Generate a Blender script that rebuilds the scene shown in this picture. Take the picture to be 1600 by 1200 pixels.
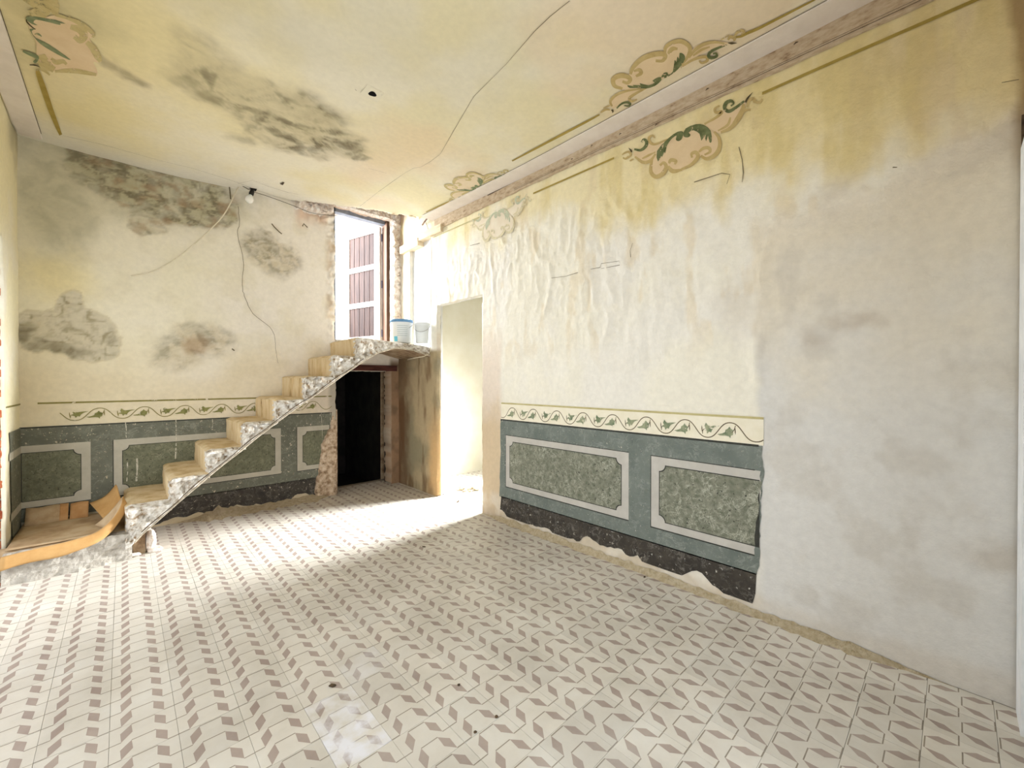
import bpy, bmesh, math, random
import numpy as np
from mathutils import Vector, Matrix
from mathutils.geometry import delaunay_2d_cdt

random.seed(7)
np.random.seed(7)
for o in list(bpy.data.objects):
    bpy.data.objects.remove(o)
SC = bpy.context.scene
COL = SC.collection

# ------------------------------------------------------------------ camera
F_PX, YAW, PITCH, CAM_H = 649.687, 0.818811, -0.0069215, 1.3907
cam = bpy.data.cameras.new('camera')
cam.sensor_fit = 'HORIZONTAL'
cam.sensor_width = 36.0
cam.lens = F_PX / 1600 * 36
cam.clip_start = 0.02
cam.clip_end = 200
cam_o = bpy.data.objects.new('camera', cam)
COL.objects.link(cam_o)
cam_o.location = (0, 0, CAM_H)
FWD = (math.cos(YAW), math.sin(YAW))
cam_o.rotation_euler = (math.pi / 2 + PITCH, 0, -math.atan2(FWD[0], FWD[1]))
SC.camera = cam_o

# ------------------------------------------------------------------ world, lights, exposure
SC.view_settings.view_transform = 'Standard'
SC.view_settings.look = 'None'
SC.view_settings.gamma = 1.0
SC.view_settings.use_curve_mapping = False
SC.view_settings.exposure = 0.0
W = bpy.data.worlds.new('overcast_sky')
SC.world = W
W.use_nodes = True
bg = W.node_tree.nodes['Background']
bg.inputs['Color'].default_value = (0.93, 0.97, 1.0, 1)
bg.inputs['Strength'].default_value = 2.0


def area(name, loc, target, sx, sy, watts, col):
    l = bpy.data.lights.new(name, 'AREA')
    l.shape = 'RECTANGLE'
    l.size, l.size_y = sx, sy
    l.energy = watts
    l.color = col
    o = bpy.data.objects.new(name, l)
    COL.objects.link(o)
    o.location = loc
    d = Vector(target) - Vector(loc)
    o.rotation_euler = d.to_track_quat('-Z', 'Z').to_euler()
    return o


# daylight at the openings; the front one is a fill in an added opening
area('front_fill_daylight', (0.75, -0.5, 1.25), (1.2, 3.0, 1.35), 1.2, 2.1, 31, (0.80, 0.90, 1.0))
area('left_opening_daylight', (-1.9, 2.4, 1.3), (1.5, 2.6, 1.3), 3.2, 2.2, 28, (0.93, 0.96, 1.0))
area('next_room_window_daylight', (5.42, 3.52, 1.75), (1.6, 3.95, 0.0), 0.45, 0.9, 125, (0.95, 0.98, 1.0)).data.spread = math.radians(64)
area('terrace_daylight', (1.25, 7.0, 3.5), (2.5, 4.6, 2.5), 2.2, 2.4, 850, (0.90, 0.95, 1.0))


# ------------------------------------------------------------------ helpers: projection (places things on their planes)
def ray(x, y):
    dx = (x - 800) / F_PX
    dy = -(y - 600) / F_PX
    c, s = math.cos(PITCH), math.sin(PITCH)
    up = c * dy + s
    fw = c - s * dy
    th = YAW
    return np.array([dx * math.sin(th) + fw * math.cos(th), fw * math.sin(th) - dx * math.cos(th), up])


XR, XL, YB, YF = 2.754, -0.62, 5.215, -0.2
CAMP = np.array([0, 0, CAM_H])


def onR(x, y, X=XR):
    d = ray(x, y)
    p = CAMP + d * (X / d[0])
    return (p[1], p[2])


def onB(x, y, Y=YB):
    d = ray(x, y)
    p = CAMP + d * (Y / d[1])
    return (p[0], p[2])


def onZ(x, y, z=0.0):
    d = ray(x, y)
    p = CAMP + d * ((z - CAM_H) / d[2])
    return (p[0], p[1])


def ceil_z(X, Y):
    t = np.clip((np.asarray(Y, float) - 2.2) / 3.0, 0, 1)
    t = t * t * (3 - 2 * t)
    return 3.30 + 0.090 * (2.754 - X) / 3.37 + 0.115 * np.exp(-((X - 1.5) / 0.95) ** 2) * t + 0.03 * t * np.clip((X - 1.0) / 1.7, 0, 1)


def onC(x, y):
    z = 3.36
    for _ in range(6):
        X, Y = onZ(x, y, z)
        z = float(ceil_z(X, Y))
    return (X, Y)


# ------------------------------------------------------------------ helpers: noise
def _hash(ix, iy, seed):
    h = (ix.astype(np.int64) * 374761393 + iy.astype(np.int64) * 668265263 + seed * 974634777) & 0xffffffff
    h = ((h ^ (h >> 13)) * 1274126177) & 0xffffffff
    h = h ^ (h >> 16)
    return (h & 0xffffff) / float(0xffffff)


def vnoise(x, y, seed=0):
    x = np.asarray(x, float)
    y = np.asarray(y, float)
    ix, iy = np.floor(x), np.floor(y)
    fx, fy = x - ix, y - iy
    fx = fx * fx * fx * (fx * (fx * 6 - 15) + 10)
    fy = fy * fy * fy * (fy * (fy * 6 - 15) + 10)
    a = _hash(ix, iy, seed)
    b = _hash(ix + 1, iy, seed)
    c = _hash(ix, iy + 1, seed)
    d = _hash(ix + 1, iy + 1, seed)
    return (a + (b - a) * fx) * (1 - fy) + (c + (d - c) * fx) * fy


def fbm(x, y, seed=0, oct=4, gain=0.5):
    s = 0
    amp, tot = 1.0, 0
    for i in range(oct):
        s = s + amp * vnoise(x * 2 ** i + 17.3 * i, y * 2 ** i - 9.1 * i, seed + i)
        tot += amp
        amp *= gain
    return s / tot      # 0..1


def sst(a, b, x):
    t = np.clip((x - a) / (b - a), 0, 1)
    return t * t * (3 - 2 * t)


def cellnoise(p, n, box, seed):
    """distance to the nearest of n random points: chunky broken surface"""
    r = np.random.RandomState(seed)
    q = r.rand(n, p.shape[1]) * (np.array(box[1]) - np.array(box[0])) + np.array(box[0])
    d = np.sqrt(((p[:, None, :] - q[None]) ** 2).sum(2))
    i = d.argmin(1)
    return d.min(1), r.rand(n)[i]


def lin(r, g, b):
    def f(c):
        c = c / 255.0
        return c / 12.92 if c <= 0.04045 else ((c + 0.055) / 1.055) ** 2.4
    return np.array([f(r), f(g), f(b)])


def mix(a, b, m):
    m = np.asarray(m)[..., None]
    return a * (1 - m) + b * m


# ------------------------------------------------------------------ helpers: materials
def nn(nt, t, **kw):
    n = nt.nodes.new(t)
    for k, v in kw.items():
        setattr(n, k, v)
    return n


def base_mat(name, rough=0.85):
    m = bpy.data.materials.new(name)
    m.use_nodes = True
    nt = m.node_tree
    b = nt.nodes['Principled BSDF']
    b.inputs['Roughness'].default_value = rough
    b.inputs['Specular IOR Level'].default_value = 0.3
    return m, nt, b


def add_bump(nt, b, scales=((14, 0.012), (70, 0.003)), strength=0.6, stretch=None):
    tc = nn(nt, 'ShaderNodeNewGeometry')
    src = tc.outputs['Position']
    if stretch:
        mp = nn(nt, 'ShaderNodeMapping')
        mp.inputs['Scale'].default_value = stretch
        nt.links.new(src, mp.inputs['Vector'])
        src = mp.outputs['Vector']
    prev = None
    for sc, dist in scales:
        nz = nn(nt, 'ShaderNodeTexNoise')
        nz.inputs['Scale'].default_value = sc
        nz.inputs['Detail'].default_value = 6
        nz.inputs['Roughness'].default_value = 0.6
        nt.links.new(src, nz.inputs['Vector'])
        bp = nn(nt, 'ShaderNodeBump')
        bp.inputs['Strength'].default_value = strength
        bp.inputs['Distance'].default_value = dist
        nt.links.new(nz.outputs['Fac'], bp.inputs['Height'])
        if prev:
            nt.links.new(prev.outputs['Normal'], bp.inputs['Normal'])
        prev = bp
    nt.links.new(prev.outputs['Normal'], b.inputs['Normal'])


def noise_color(nt, colors, scale=8.0, detail=6, stretch=None, pos=(0.35, 0.65), rough=0.6, src=None):
    """a noise-driven ramp between the given linear colours; returns the colour socket"""
    if src is None:
        g = nn(nt, 'ShaderNodeNewGeometry')
        src = g.outputs['Position']
    if stretch:
        mp = nn(nt, 'ShaderNodeMapping')
        mp.inputs['Scale'].default_value = stretch
        nt.links.new(src, mp.inputs['Vector'])
        src = mp.outputs['Vector']
    nz = nn(nt, 'ShaderNodeTexNoise')
    nz.inputs['Scale'].default_value = scale
    nz.inputs['Detail'].default_value = detail
    nz.inputs['Roughness'].default_value = rough
    nt.links.new(src, nz.inputs['Vector'])
    cr = nn(nt, 'ShaderNodeValToRGB')
    els = cr.color_ramp.elements
    n = len(colors)
    for i, c in enumerate(colors):
        p = pos[0] + (pos[1] - pos[0]) * i / max(1, n - 1)
        e = els[i] if i < 2 else els.new(p)
        e.position = p
        e.color = (c[0], c[1], c[2], 1)
    nt.links.new(nz.outputs['Fac'], cr.inputs['Fac'])
    return cr.outputs['Color']


def mixrgb(nt, a, b, fac, mode='MIX'):
    m = nn(nt, 'ShaderNodeMix', data_type='RGBA', blend_type=mode)
    for sock, v in ((m.inputs[6], a), (m.inputs[7], b), (m.inputs[0], fac)):
        if hasattr(v, 'is_linked'):
            nt.links.new(v, sock)
        elif sock == m.inputs[0]:
            sock.default_value = v
        else:
            sock.default_value = (v[0], v[1], v[2], 1)
    return m.outputs[2]


def vcol_mat(name, rough=0.9, bump=((14, 0.012), (70, 0.003)), strength=0.55, var=0.12, stretch=None):
    """wall paint and stains held per vertex, broken up by fine noise"""
    m, nt, b = base_mat(name, rough)
    at = nn(nt, 'ShaderNodeAttribute', attribute_name='paint')
    nzc = noise_color(nt, [(1 - var,) * 3, (1 + var * 0.6,) * 3], scale=26, detail=8, pos=(0.3, 0.7))
    c = mixrgb(nt, at.outputs['Color'], nzc, 1.0, 'MULTIPLY')
    nt.links.new(c, b.inputs['Base Color'])
    add_bump(nt, b, bump, strength, stretch)
    return m


def simple_mat(name, colors, scale=10, rough=0.85, bump=((20, 0.006), (90, 0.002)), strength=0.5, stretch=None, pos=(0.35, 0.65), metallic=0, detail=6):
    m, nt, b = base_mat(name, rough)
    c = noise_color(nt, [np.asarray(c) for c in colors], scale, detail, stretch, pos)
    nt.links.new(c, b.inputs['Base Color'])
    b.inputs['Metallic'].default_value = metallic
    if bump:
        add_bump(nt, b, bump, strength, stretch)
    return m


def paint_mat(name, colors, scale=12, flake=0.0, flake_scale=22, rough=0.75, stretch=None, scratch=None, fade=None):
    """old distemper on plaster: colour noise, scratches, and flaked holes that let the plaster show"""
    m, nt, b = base_mat(name, rough)
    c = noise_color(nt, [np.asarray(c) for c in colors], scale, 8, stretch, (0.3, 0.7))
    g = nn(nt, 'ShaderNodeNewGeometry')
    if scratch is not None:
        col, dens, amt = scratch
        for k, (rot, st) in enumerate((((0.0, 0.5, 0.6), (1, 1, 1)), ((0.9, 0.2, 1.4), (1, 1, 1)))):
            mp = nn(nt, 'ShaderNodeMapping')
            mp.inputs['Rotation'].default_value = rot
            nt.links.new(g.outputs['Position'], mp.inputs['Vector'])
            nz = nn(nt, 'ShaderNodeTexNoise')
            nz.inputs['Scale'].default_value = 7
            nz.inputs['Detail'].default_value = 3
            nt.links.new(mp.outputs['Vector'], nz.inputs['Vector'])
            dis = nn(nt, 'ShaderNodeMix', data_type='VECTOR')
            dis.inputs[0].default_value = 0.07
            nt.links.new(mp.outputs['Vector'], dis.inputs[4])
            nt.links.new(nz.outputs['Color'], dis.inputs[5])
            vo = nn(nt, 'ShaderNodeTexNoise')
            vo.inputs['Scale'].default_value = dens * (1.3 + k * 1.4)
            vo.inputs['Detail'].default_value = 5
            vo.inputs['Roughness'].default_value = 0.65
            vo.inputs['Distortion'].default_value = 0.8
            nt.links.new(dis.outputs[1], vo.inputs['Vector'])
            sb = nn(nt, 'ShaderNodeMath', operation='SUBTRACT')
            sb.inputs[1].default_value = 0.5
            nt.links.new(vo.outputs['Fac'], sb.inputs[0])
            ab = nn(nt, 'ShaderNodeMath', operation='ABSOLUTE')
            nt.links.new(sb.outputs[0], ab.inputs[0])
            mr = nn(nt, 'ShaderNodeMapRange')
            mr.inputs['From Min'].default_value = 0.0
            mr.inputs['From Max'].default_value = 0.022
            mr.inputs['To Min'].default_value = amt
            mr.inputs['To Max'].default_value = 0.0
            nt.links.new(ab.outputs[0], mr.inputs['Value'])
            n2 = nn(nt, 'ShaderNodeTexNoise')
            n2.inputs['Scale'].default_value = 9 + 5 * k
            nt.links.new(g.outputs['Position'], n2.inputs['Vector'])
            m2 = nn(nt, 'ShaderNodeMapRange')
            m2.inputs['From Min'].default_value = 0.42
            m2.inputs['From Max'].default_value = 0.6
            nt.links.new(n2.outputs['Fac'], m2.inputs['Value'])
            mm = nn(nt, 'ShaderNodeMath', operation='MULTIPLY')
            nt.links.new(mr.outputs['Result'], mm.inputs[0])
            nt.links.new(m2.outputs['Result'], mm.inputs[1])
            c = mixrgb(nt, c, col, mm.outputs[0])
    nt.links.new(c, b.inputs['Base Color'])
    add_bump(nt, b, ((30, 0.004), (110, 0.0015)), 0.4)
    if flake > 0:
        nz = nn(nt, 'ShaderNodeTexNoise')
        nz.inputs['Scale'].default_value = flake_scale
        nz.inputs['Detail'].default_value = 8
        nz.inputs['Roughness'].default_value = 0.7
        nt.links.new(g.outputs['Position'], nz.inputs['Vector'])
        mr = nn(nt, 'ShaderNodeMapRange')
        mr.inputs['From Min'].default_value = 0.62 - flake
        mr.inputs['From Max'].default_value = 0.66 - flake + (fade or 0)
        nt.links.new(nz.outputs['Fac'], mr.inputs['Value'])
        tr = nn(nt, 'ShaderNodeBsdfTransparent')
        ms = nn(nt, 'ShaderNodeMixShader')
        nt.links.new(mr.outputs['Result'], ms.inputs[0])
        nt.links.new(b.outputs[0], ms.inputs[1])
        nt.links.new(tr.outputs[0], ms.inputs[2])
        out = nt.nodes['Material Output']
        nt.links.new(ms.outputs[0], out.inputs['Surface'])
    return m


# ------------------------------------------------------------------ helpers: objects
def link(name, me, mats=(), parent=None):
    o = bpy.data.objects.new(name, me)
    COL.objects.link(o)
    for m in mats:
        me.materials.append(m)
    if parent:
        o.parent = parent
        o.matrix_parent_inverse = parent.matrix_world.inverted()
    return o


def struct(o):
    o['kind'] = 'structure'
    return o


def tag(o, label, cat, group=None):
    o['label'] = label
    o['category'] = cat
    if group:
        o['group'] = group
    return o


def empty(name, loc=(0, 0, 0)):
    o = bpy.data.objects.new(name, None)
    o.empty_display_size = 0.1
    COL.objects.link(o)
    o.location = loc
    bpy.context.view_layer.update()
    return o


def mesh(name, V, Fc, smooth=False):
    me = bpy.data.meshes.new(name)
    me.from_pydata([tuple(map(float, v)) for v in V], [], [tuple(int(i) for i in f) for f in Fc])
    me.update()
    if smooth:
        me.polygons.foreach_set('use_smooth', [True] * len(me.polygons))
    return me


class MB:
    def __init__(self):
        self.V, self.F, self.M = [], [], []

    def add(self, V, Fc, mi=0):
        n = len(self.V)
        self.V += [tuple(map(float, v)) for v in V]
        self.F += [tuple(int(i) + n for i in f) for f in Fc]
        self.M += [mi] * len(Fc)

    def box(self, x0, x1, y0, y1, z0, z1, mi=0, M=None):
        V = [(x, y, z) for z in (z0, z1) for y in (y0, y1) for x in (x0, x1)]
        if M is not None:
            V = [tuple(M @ Vector(v)) for v in V]
        self.add(V, [(0, 2, 3, 1), (4, 5, 7, 6), (0, 1, 5, 4), (2, 6, 7, 3), (0, 4, 6, 2), (1, 3, 7, 5)], mi)

    def tube(self, P, r, n=8, mi=0, cap=True):
        P = [Vector(p) for p in P]
        rs = r if isinstance(r, (list, tuple)) else [r] * len(P)
        V, Fc = [], []
        t0 = (P[1] - P[0]).normalized()
        ref = Vector((0, 0, 1)) if abs(t0.z) < 0.9 else Vector((1, 0, 0))
        a = t0.cross(ref).normalized()
        for i, p in enumerate(P):
            t = (P[min(i + 1, len(P) - 1)] - P[max(i - 1, 0)]).normalized()
            a = (a - t * a.dot(t)).normalized()
            b = t.cross(a)
            for k in range(n):
                an = 2 * math.pi * k / n
                V.append(p + (a * math.cos(an) + b * math.sin(an)) * rs[i])
        for i in range(len(P) - 1):
            for k in range(n):
                Fc.append((i * n + k, i * n + (k + 1) % n, (i + 1) * n + (k + 1) % n, (i + 1) * n + k))
        if cap:
            Fc.append(tuple(range(n))[::-1])
            Fc.append(tuple((len(P) - 1) * n + k for k in range(n)))
        self.add(V, Fc, mi)

    def lathe(self, prof, c=(0, 0, 0), n=28, mi=0, M=None):
        V, Fc = [], []
        for r, z in prof:
            for k in range(n):
                an = 2 * math.pi * k / n
                v = Vector((c[0] + r * math.cos(an), c[1] + r * math.sin(an), c[2] + z))
                V.append(M @ v if M is not None else v)
        for i in range(len(prof) - 1):
            for k in range(n):
                Fc.append((i * n + k, i * n + (k + 1) % n, (i + 1) * n + (k + 1) % n, (i + 1) * n + k))
        self.add(V, Fc, mi)

    def build(self, name, mats, parent=None, smooth=False):
        me = mesh(name, self.V, self.F, smooth)
        if not isinstance(mats, (list, tuple)):
            mats = [mats]
        o = link(name, me, mats, parent)
        if len(mats) > 1:
            me.polygons.foreach_set('material_index', self.M)
        return o


def spline(P, n=8, closed=False):
    P = [np.array(p, float) for p in P]
    out = []
    N = len(P)
    rng = range(N if closed else N - 1)
    for i in rng:
        if closed:
            p0, p1, p2, p3 = P[i - 1], P[i], P[(i + 1) % N], P[(i + 2) % N]
        else:
            p1, p2 = P[i], P[i + 1]
            p0 = P[i - 1] if i > 0 else 2 * p1 - p2
            p3 = P[i + 2] if i + 2 < N else 2 * p2 - p1
        for k in range(n):
            t = k / n
            out.append(0.5 * ((2 * p1) + (-p0 + p2) * t + (2 * p0 - 5 * p1 + 4 * p2 - p3) * t * t + (-p0 + 3 * p1 - 3 * p2 + p3) * t ** 3))
    if not closed:
        out.append(P[-1])
    return out


class Decal:
    """flat painting that lies on a wall or ceiling: 2D shapes mapped by fn(u, v, lift) to 3D"""

    def __init__(self, fn):
        self.fn0 = fn
        self.k = 0
        self.V, self.F, self.M = [], [], []

    def fn(self, u, v, l):
        return self.fn0(u, v, l + 0.00006 * (self.k % 10))

    def poly(self, P, mi=0, lift=0.0):
        self.k += 1
        P = [tuple(map(float, p)) for p in P]
        us, vs = [p[0] for p in P], [p[1] for p in P]
        st = max((max(us) - min(us)), (max(vs) - min(vs))) / 14.0
        st = max(st, 0.03)
        pts = [Vector(p) for p in P]
        n0 = len(pts)
        u = min(us) + st * 0.5
        while u < max(us):
            v = min(vs) + st * 0.5
            while v < max(vs):
                pts.append(Vector((u, v)))
                v += st
            u += st
        vo, _, fo, _, _, _ = delaunay_2d_cdt(pts, [], [list(range(n0))], 1, 1e-6)
        n = len(self.V)
        self.V += [self.fn(p[0], p[1], lift) for p in vo]
        for f in fo:
            for i in range(1, len(f) - 1):
                t = (f[0], f[i], f[i + 1])
                a, b, c = (vo[k] for k in t)
                ar = (b[0] - a[0]) * (c[1] - a[1]) - (b[1] - a[1]) * (c[0] - a[0])
                if abs(ar) < 1e-10:
                    continue
                self.F.append(tuple(n + k for k in (t if ar > 0 else (t[0], t[2], t[1]))))
                self.M.append(mi)

    def rect(self, u0, u1, v0, v1, mi=0, lift=0.0, nu=1):
        n = len(self.V)
        for i in range(nu + 1):
            u = u0 + (u1 - u0) * i / nu
            self.V += [self.fn(u, v0, lift), self.fn(u, v1, lift)]
        for i in range(nu):
            k = n + 2 * i
            self.F.append((k, k + 2, k + 3, k + 1))
            self.M.append(mi)

    def ribbon(self, P, w, mi=0, lift=0.0):
        self.k += 1
        P = [np.array(p, float) for p in P]
        n = len(self.V)
        N = len(P)
        ws = w if hasattr(w, '__len__') else [w] * N
        for i, p in enumerate(P):
            t = P[min(i + 1, N - 1)] - P[max(i - 1, 0)]
            L = math.hypot(*t) or 1
            nrm = np.array([-t[1], t[0]]) / L
            for s in (-1, 1):
                q = p + nrm * s * ws[i] / 2
                self.V.append(self.fn(q[0], q[1], lift))
        for i in range(N - 1):
            k = n + 2 * i
            self.F.append((k, k + 2, k + 3, k + 1))
            self.M.append(mi)

    def build(self, name, mats, parent=None):
        me = mesh(name, self.V, self.F)
        if not isinstance(mats, (list, tuple)):
            mats = [mats]
        o = link(name, me, mats, parent)
        if len(mats) > 1:
            me.polygons.foreach_set('material_index', self.M)
        return o


def grid_lines(a, b, res, extra):
    L = list(np.linspace(a, b, max(2, int(round((b - a) / res)) + 1)))
    for e in extra:
        if a < e < b:
            i = int(np.argmin([abs(x - e) for x in L]))
            if 0 < i < len(L) - 1:
                L[i] = e
            else:
                L.append(e)
                L.sort()
    return np.array(sorted(set(L)))


def wall_grid(name, su, sv, res, holes, fn, colour, mat, parent=None, ragged=0.012, reveal=None, extra_u=(), extra_v=(), keep=None):
    """su, sv: ranges; holes: (u0,u1,v0,v1) rects; fn(u,v)->Nx3 positions (relief included); colour(u,v)->Nx3"""
    U = grid_lines(su[0], su[1], res, [h[0] for h in holes] + [h[1] for h in holes] + list(extra_u))
    Vv = grid_lines(sv[0], sv[1], res, [h[2] for h in holes] + [h[3] for h in holes] + list(extra_v))
    nu, nv = len(U), len(Vv)
    uu, vv = np.meshgrid(U, Vv, indexing='ij')
    cu = (U[:-1] + U[1:]) / 2
    cv = (Vv[:-1] + Vv[1:]) / 2
    CU, CV = np.meshgrid(cu, cv, indexing='ij')
    ok = np.ones(CU.shape, bool)
    for h in holes:
        ok &= ~((CU > h[0]) & (CU < h[1]) & (CV > h[2]) & (CV < h[3]))
    if keep is not None:
        ok &= keep(CU, CV)
    # ragged edges around the holes
    wu = np.zeros_like(uu)
    wv = np.zeros_like(vv)
    for h in holes:
        for e in (h[0], h[1]):
            w = np.exp(-((uu - e) / 0.03) ** 2) * ((vv > h[2] - 0.03) & (vv < h[3] + 0.03))
            wu += w * (fbm(vv * 14 + e, uu * 0 + e * 7, 41, 3) - 0.5) * 2 * ragged
        for e in (h[2], h[3]):
            if e <= sv[0] + 1e-6:
                continue
            w = np.exp(-((vv - e) / 0.03) ** 2) * ((uu > h[0] - 0.03) & (uu < h[1] + 0.03))
            wv += w * (fbm(uu * 14 + e, vv * 0 + e * 5, 43, 3) - 0.5) * 2 * ragged
    uu2, vv2 = (uu + wu).ravel(), (vv + wv).ravel()
    P = fn(uu2, vv2)
    C = colour(uu2, vv2)
    ids = np.arange(nu * nv).reshape(nu, nv)
    Q = np.stack([ids[:-1, :-1], ids[1:, :-1], ids[1:, 1:], ids[:-1, 1:]], -1)[ok]
    me = bpy.data.meshes.new(name)
    me.from_pydata(P.tolist(), [], Q.tolist())
    at = me.color_attributes.new('paint', 'FLOAT_COLOR', 'POINT')
    buf = np.ones((len(P), 4), np.float32)
    buf[:, :3] = C
    at.data.foreach_set('color', buf.ravel())
    bm = bmesh.new()
    bm.from_mesh(me)
    bmesh.ops.delete(bm, geom=[v for v in bm.verts if not v.link_faces], context='VERTS')
    if reveal:
        depth_vec, umin, umax, vmin, vmax = reveal   # extrude inner boundary edges into the wall thickness
        ed = []
        for e in bm.edges:
            if e.is_boundary:
                ed.append(e)
        inner = []
        for e in ed:
            c = (e.verts[0].co + e.verts[1].co) / 2
            if reveal[1](c):
                inner.append(e)
        r = bmesh.ops.extrude_edge_only(bm, edges=inner)
        vs = [g for g in r['geom'] if isinstance(g, bmesh.types.BMVert)]
        for v in vs:
            v.co += Vector(depth_vec(v.co))
    for f in bm.faces:
        f.smooth = True
    bm.to_mesh(me)
    bm.free()
    o = link(name, me, [mat], parent)
    return struct(o)


# ------------------------------------------------------------------ colours (albedo)
CREAM = lin(234, 229, 214)
YELLOW = lin(228, 212, 160)
PALE = lin(232, 228, 220)
GREYP = lin(216, 214, 210)
TAN = lin(206, 184, 148)
BROWN = lin(120, 98, 70)
MOULD = lin(138, 130, 104)
MOULDD = lin(104, 98, 80)
RUB = lin(216, 190, 168)

# ------------------------------------------------------------------ materials
M_wallR = vcol_mat('old_plaster_right', 0.88, ((20, 0.008), (64, 0.004)), 0.5, var=0.06)
M_wallB = vcol_mat('old_plaster_back', 0.92, ((26, 0.005), (80, 0.003)), 0.4, var=0.06)
M_ceil = vcol_mat('old_plaster_ceiling', 0.93, ((20, 0.003), (60, 0.002)), 0.3, var=0.05)
M_rough = simple_mat('broken_white_plaster', [lin(146, 122, 92), lin(204, 195, 182), lin(222, 216, 206), lin(236, 232, 226)], 24, 0.95, ((35, 0.02), (120, 0.006)), 0.8)
M_rubble = simple_mat('bare_rubble_masonry', [lin(150, 122, 96), lin(205, 180, 152), lin(226, 208, 186)], 22, 0.95, ((26, 0.03), (90, 0.01)), 0.9)
M_palerub = simple_mat('pale_broken_masonry', [lin(204, 184, 168), lin(226, 214, 202), lin(238, 232, 226)], 22, 0.95, ((26, 0.02), (90, 0.008)), 0.8)
M_lilac = simple_mat('lilac_distemper', [lin(220, 209, 196), lin(229, 219, 207)], 9, 0.9, ((40, 0.003),), 0.4)
M_brownband = simple_mat('brown_stain_and_shade', [lin(134, 110, 84), lin(178, 156, 128), lin(188, 168, 140), lin(198, 180, 154)], 44, 0.92, ((60, 0.006), (140, 0.002)), 0.6, stretch=(1, 0.4, 1), pos=(0.28, 0.62))
M_olive = paint_mat('olive_line_paint', [lin(150, 130, 58), lin(172, 150, 78)], 14, 0.0, 18)
M_oliveP = paint_mat('faded_olive_paint', [lin(176, 164, 112), lin(196, 186, 138)], 14, 0.0, 18)
M_tanpaint = paint_mat('ochre_scroll_paint', [lin(178, 154, 98), lin(196, 174, 122)], 16, 0.02, 24)
M_pink = paint_mat('pink_cartouche_paint', [lin(214, 189, 150), lin(222, 199, 162)], 10, 0.0, 20)
M_green = paint_mat('green_acanthus_paint', [lin(72, 82, 46), lin(124, 130, 88)], 24, 0.04, 28)
M_dark = paint_mat('dark_outline_paint', [lin(62, 54, 36), lin(92, 80, 52)], 20)
M_cream2 = paint_mat('cream_border_paint', [lin(230, 222, 198), lin(238, 231, 212)], 12, 0.0, 16)
M_vine = paint_mat('brown_vine_paint', [lin(84, 72, 52), lin(112, 98, 70)], 18, 0.0, 30)
M_leaf = paint_mat('green_leaf_paint', [lin(92, 112, 84), lin(168, 170, 140)], 26, 0.05, 30)
M_vineY = paint_mat('yellowed_vine_paint', [lin(122, 112, 58), lin(142, 132, 76)], 18, 0.03, 20)
M_leafY = paint_mat('yellowed_leaf_paint', [lin(108, 108, 58), lin(148, 144, 90)], 26, 0.03, 18)
M_dado = paint_mat('slate_green_dado_paint', [lin(104, 112, 106), lin(122, 129, 122)], 7, 0.006, 40, scratch=(lin(176, 180, 172), 5, 0.35))
M_dadoL = paint_mat('grey_green_dado_paint', [lin(98, 99, 86), lin(114, 115, 101)], 7, 0.02, 40, scratch=(lin(180, 180, 165), 5, 0.3))
M_frame = paint_mat('pale_grey_frame_paint', [lin(182, 178, 170), lin(198, 194, 186)], 9, 0.0, 40)
M_frameL = paint_mat('dull_grey_frame_paint', [lin(172, 166, 150), lin(188, 182, 166)], 9, 0.0, 40)
M_marble = paint_mat('marbled_panel_paint', [lin(98, 102, 86), lin(122, 124, 108), lin(138, 138, 122)], 28, 0.015, 50, scratch=(lin(196, 196, 180), 11, 0.75))
M_marbleL = paint_mat('dark_marbled_panel_paint', [lin(92, 94, 74), lin(118, 118, 96)], 24, 0.015, 50, scratch=(lin(170, 168, 142), 9, 0.45))
M_line = paint_mat('near_black_outline', [lin(40, 42, 38), lin(66, 66, 60)], 20)
M_skirt = paint_mat('black_skirting_paint', [lin(48, 44, 40), lin(74, 68, 60)], 10, 0.018, 34, scratch=(lin(170, 165, 155), 4, 0.3))
M_crack = simple_mat('dark_crack', [lin(92, 82, 62), lin(120, 108, 84)], 20, 0.95, None)
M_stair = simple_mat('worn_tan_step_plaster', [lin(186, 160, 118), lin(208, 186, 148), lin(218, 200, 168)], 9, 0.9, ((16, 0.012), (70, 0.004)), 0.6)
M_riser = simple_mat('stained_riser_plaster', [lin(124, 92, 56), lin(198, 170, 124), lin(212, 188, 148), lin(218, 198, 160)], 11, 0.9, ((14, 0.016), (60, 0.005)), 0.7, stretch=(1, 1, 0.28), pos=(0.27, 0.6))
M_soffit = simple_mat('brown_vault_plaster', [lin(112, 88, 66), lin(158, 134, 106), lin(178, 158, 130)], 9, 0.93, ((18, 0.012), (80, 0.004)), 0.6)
M_brick = simple_mat('red_brick', [lin(130, 62, 38), lin(176, 98, 62), lin(192, 124, 86)], 18, 0.92, ((40, 0.006),), 0.6)
M_mortar = simple_mat('lime_mortar', [lin(150, 138, 118), lin(206, 194, 174)], 24, 0.95, ((40, 0.01),), 0.8)
M_black = simple_mat('black_plastic', [lin(22, 20, 18), lin(34, 31, 28)], 30, 0.5, None)
M_void = simple_mat('painted_dark_void', [lin(34, 31, 28), lin(52, 47, 42)], 6, 0.95, None)  # near black stands in for the darkness of unlit recesses
M_card = simple_mat('brown_kraft_cardboard', [lin(186, 142, 86), lin(204, 162, 106)], 7, 0.8, ((60, 0.002),), 0.3)
M_cardin = simple_mat('dusty_cardboard', [lin(158, 130, 96), lin(182, 156, 122), lin(194, 172, 140)], 6, 0.9, ((40, 0.003),), 0.4)
M_cardpr = simple_mat('printed_orange_cardboard', [lin(176, 128, 78), lin(196, 152, 104)], 9, 0.85, ((50, 0.002),), 0.3)
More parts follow.
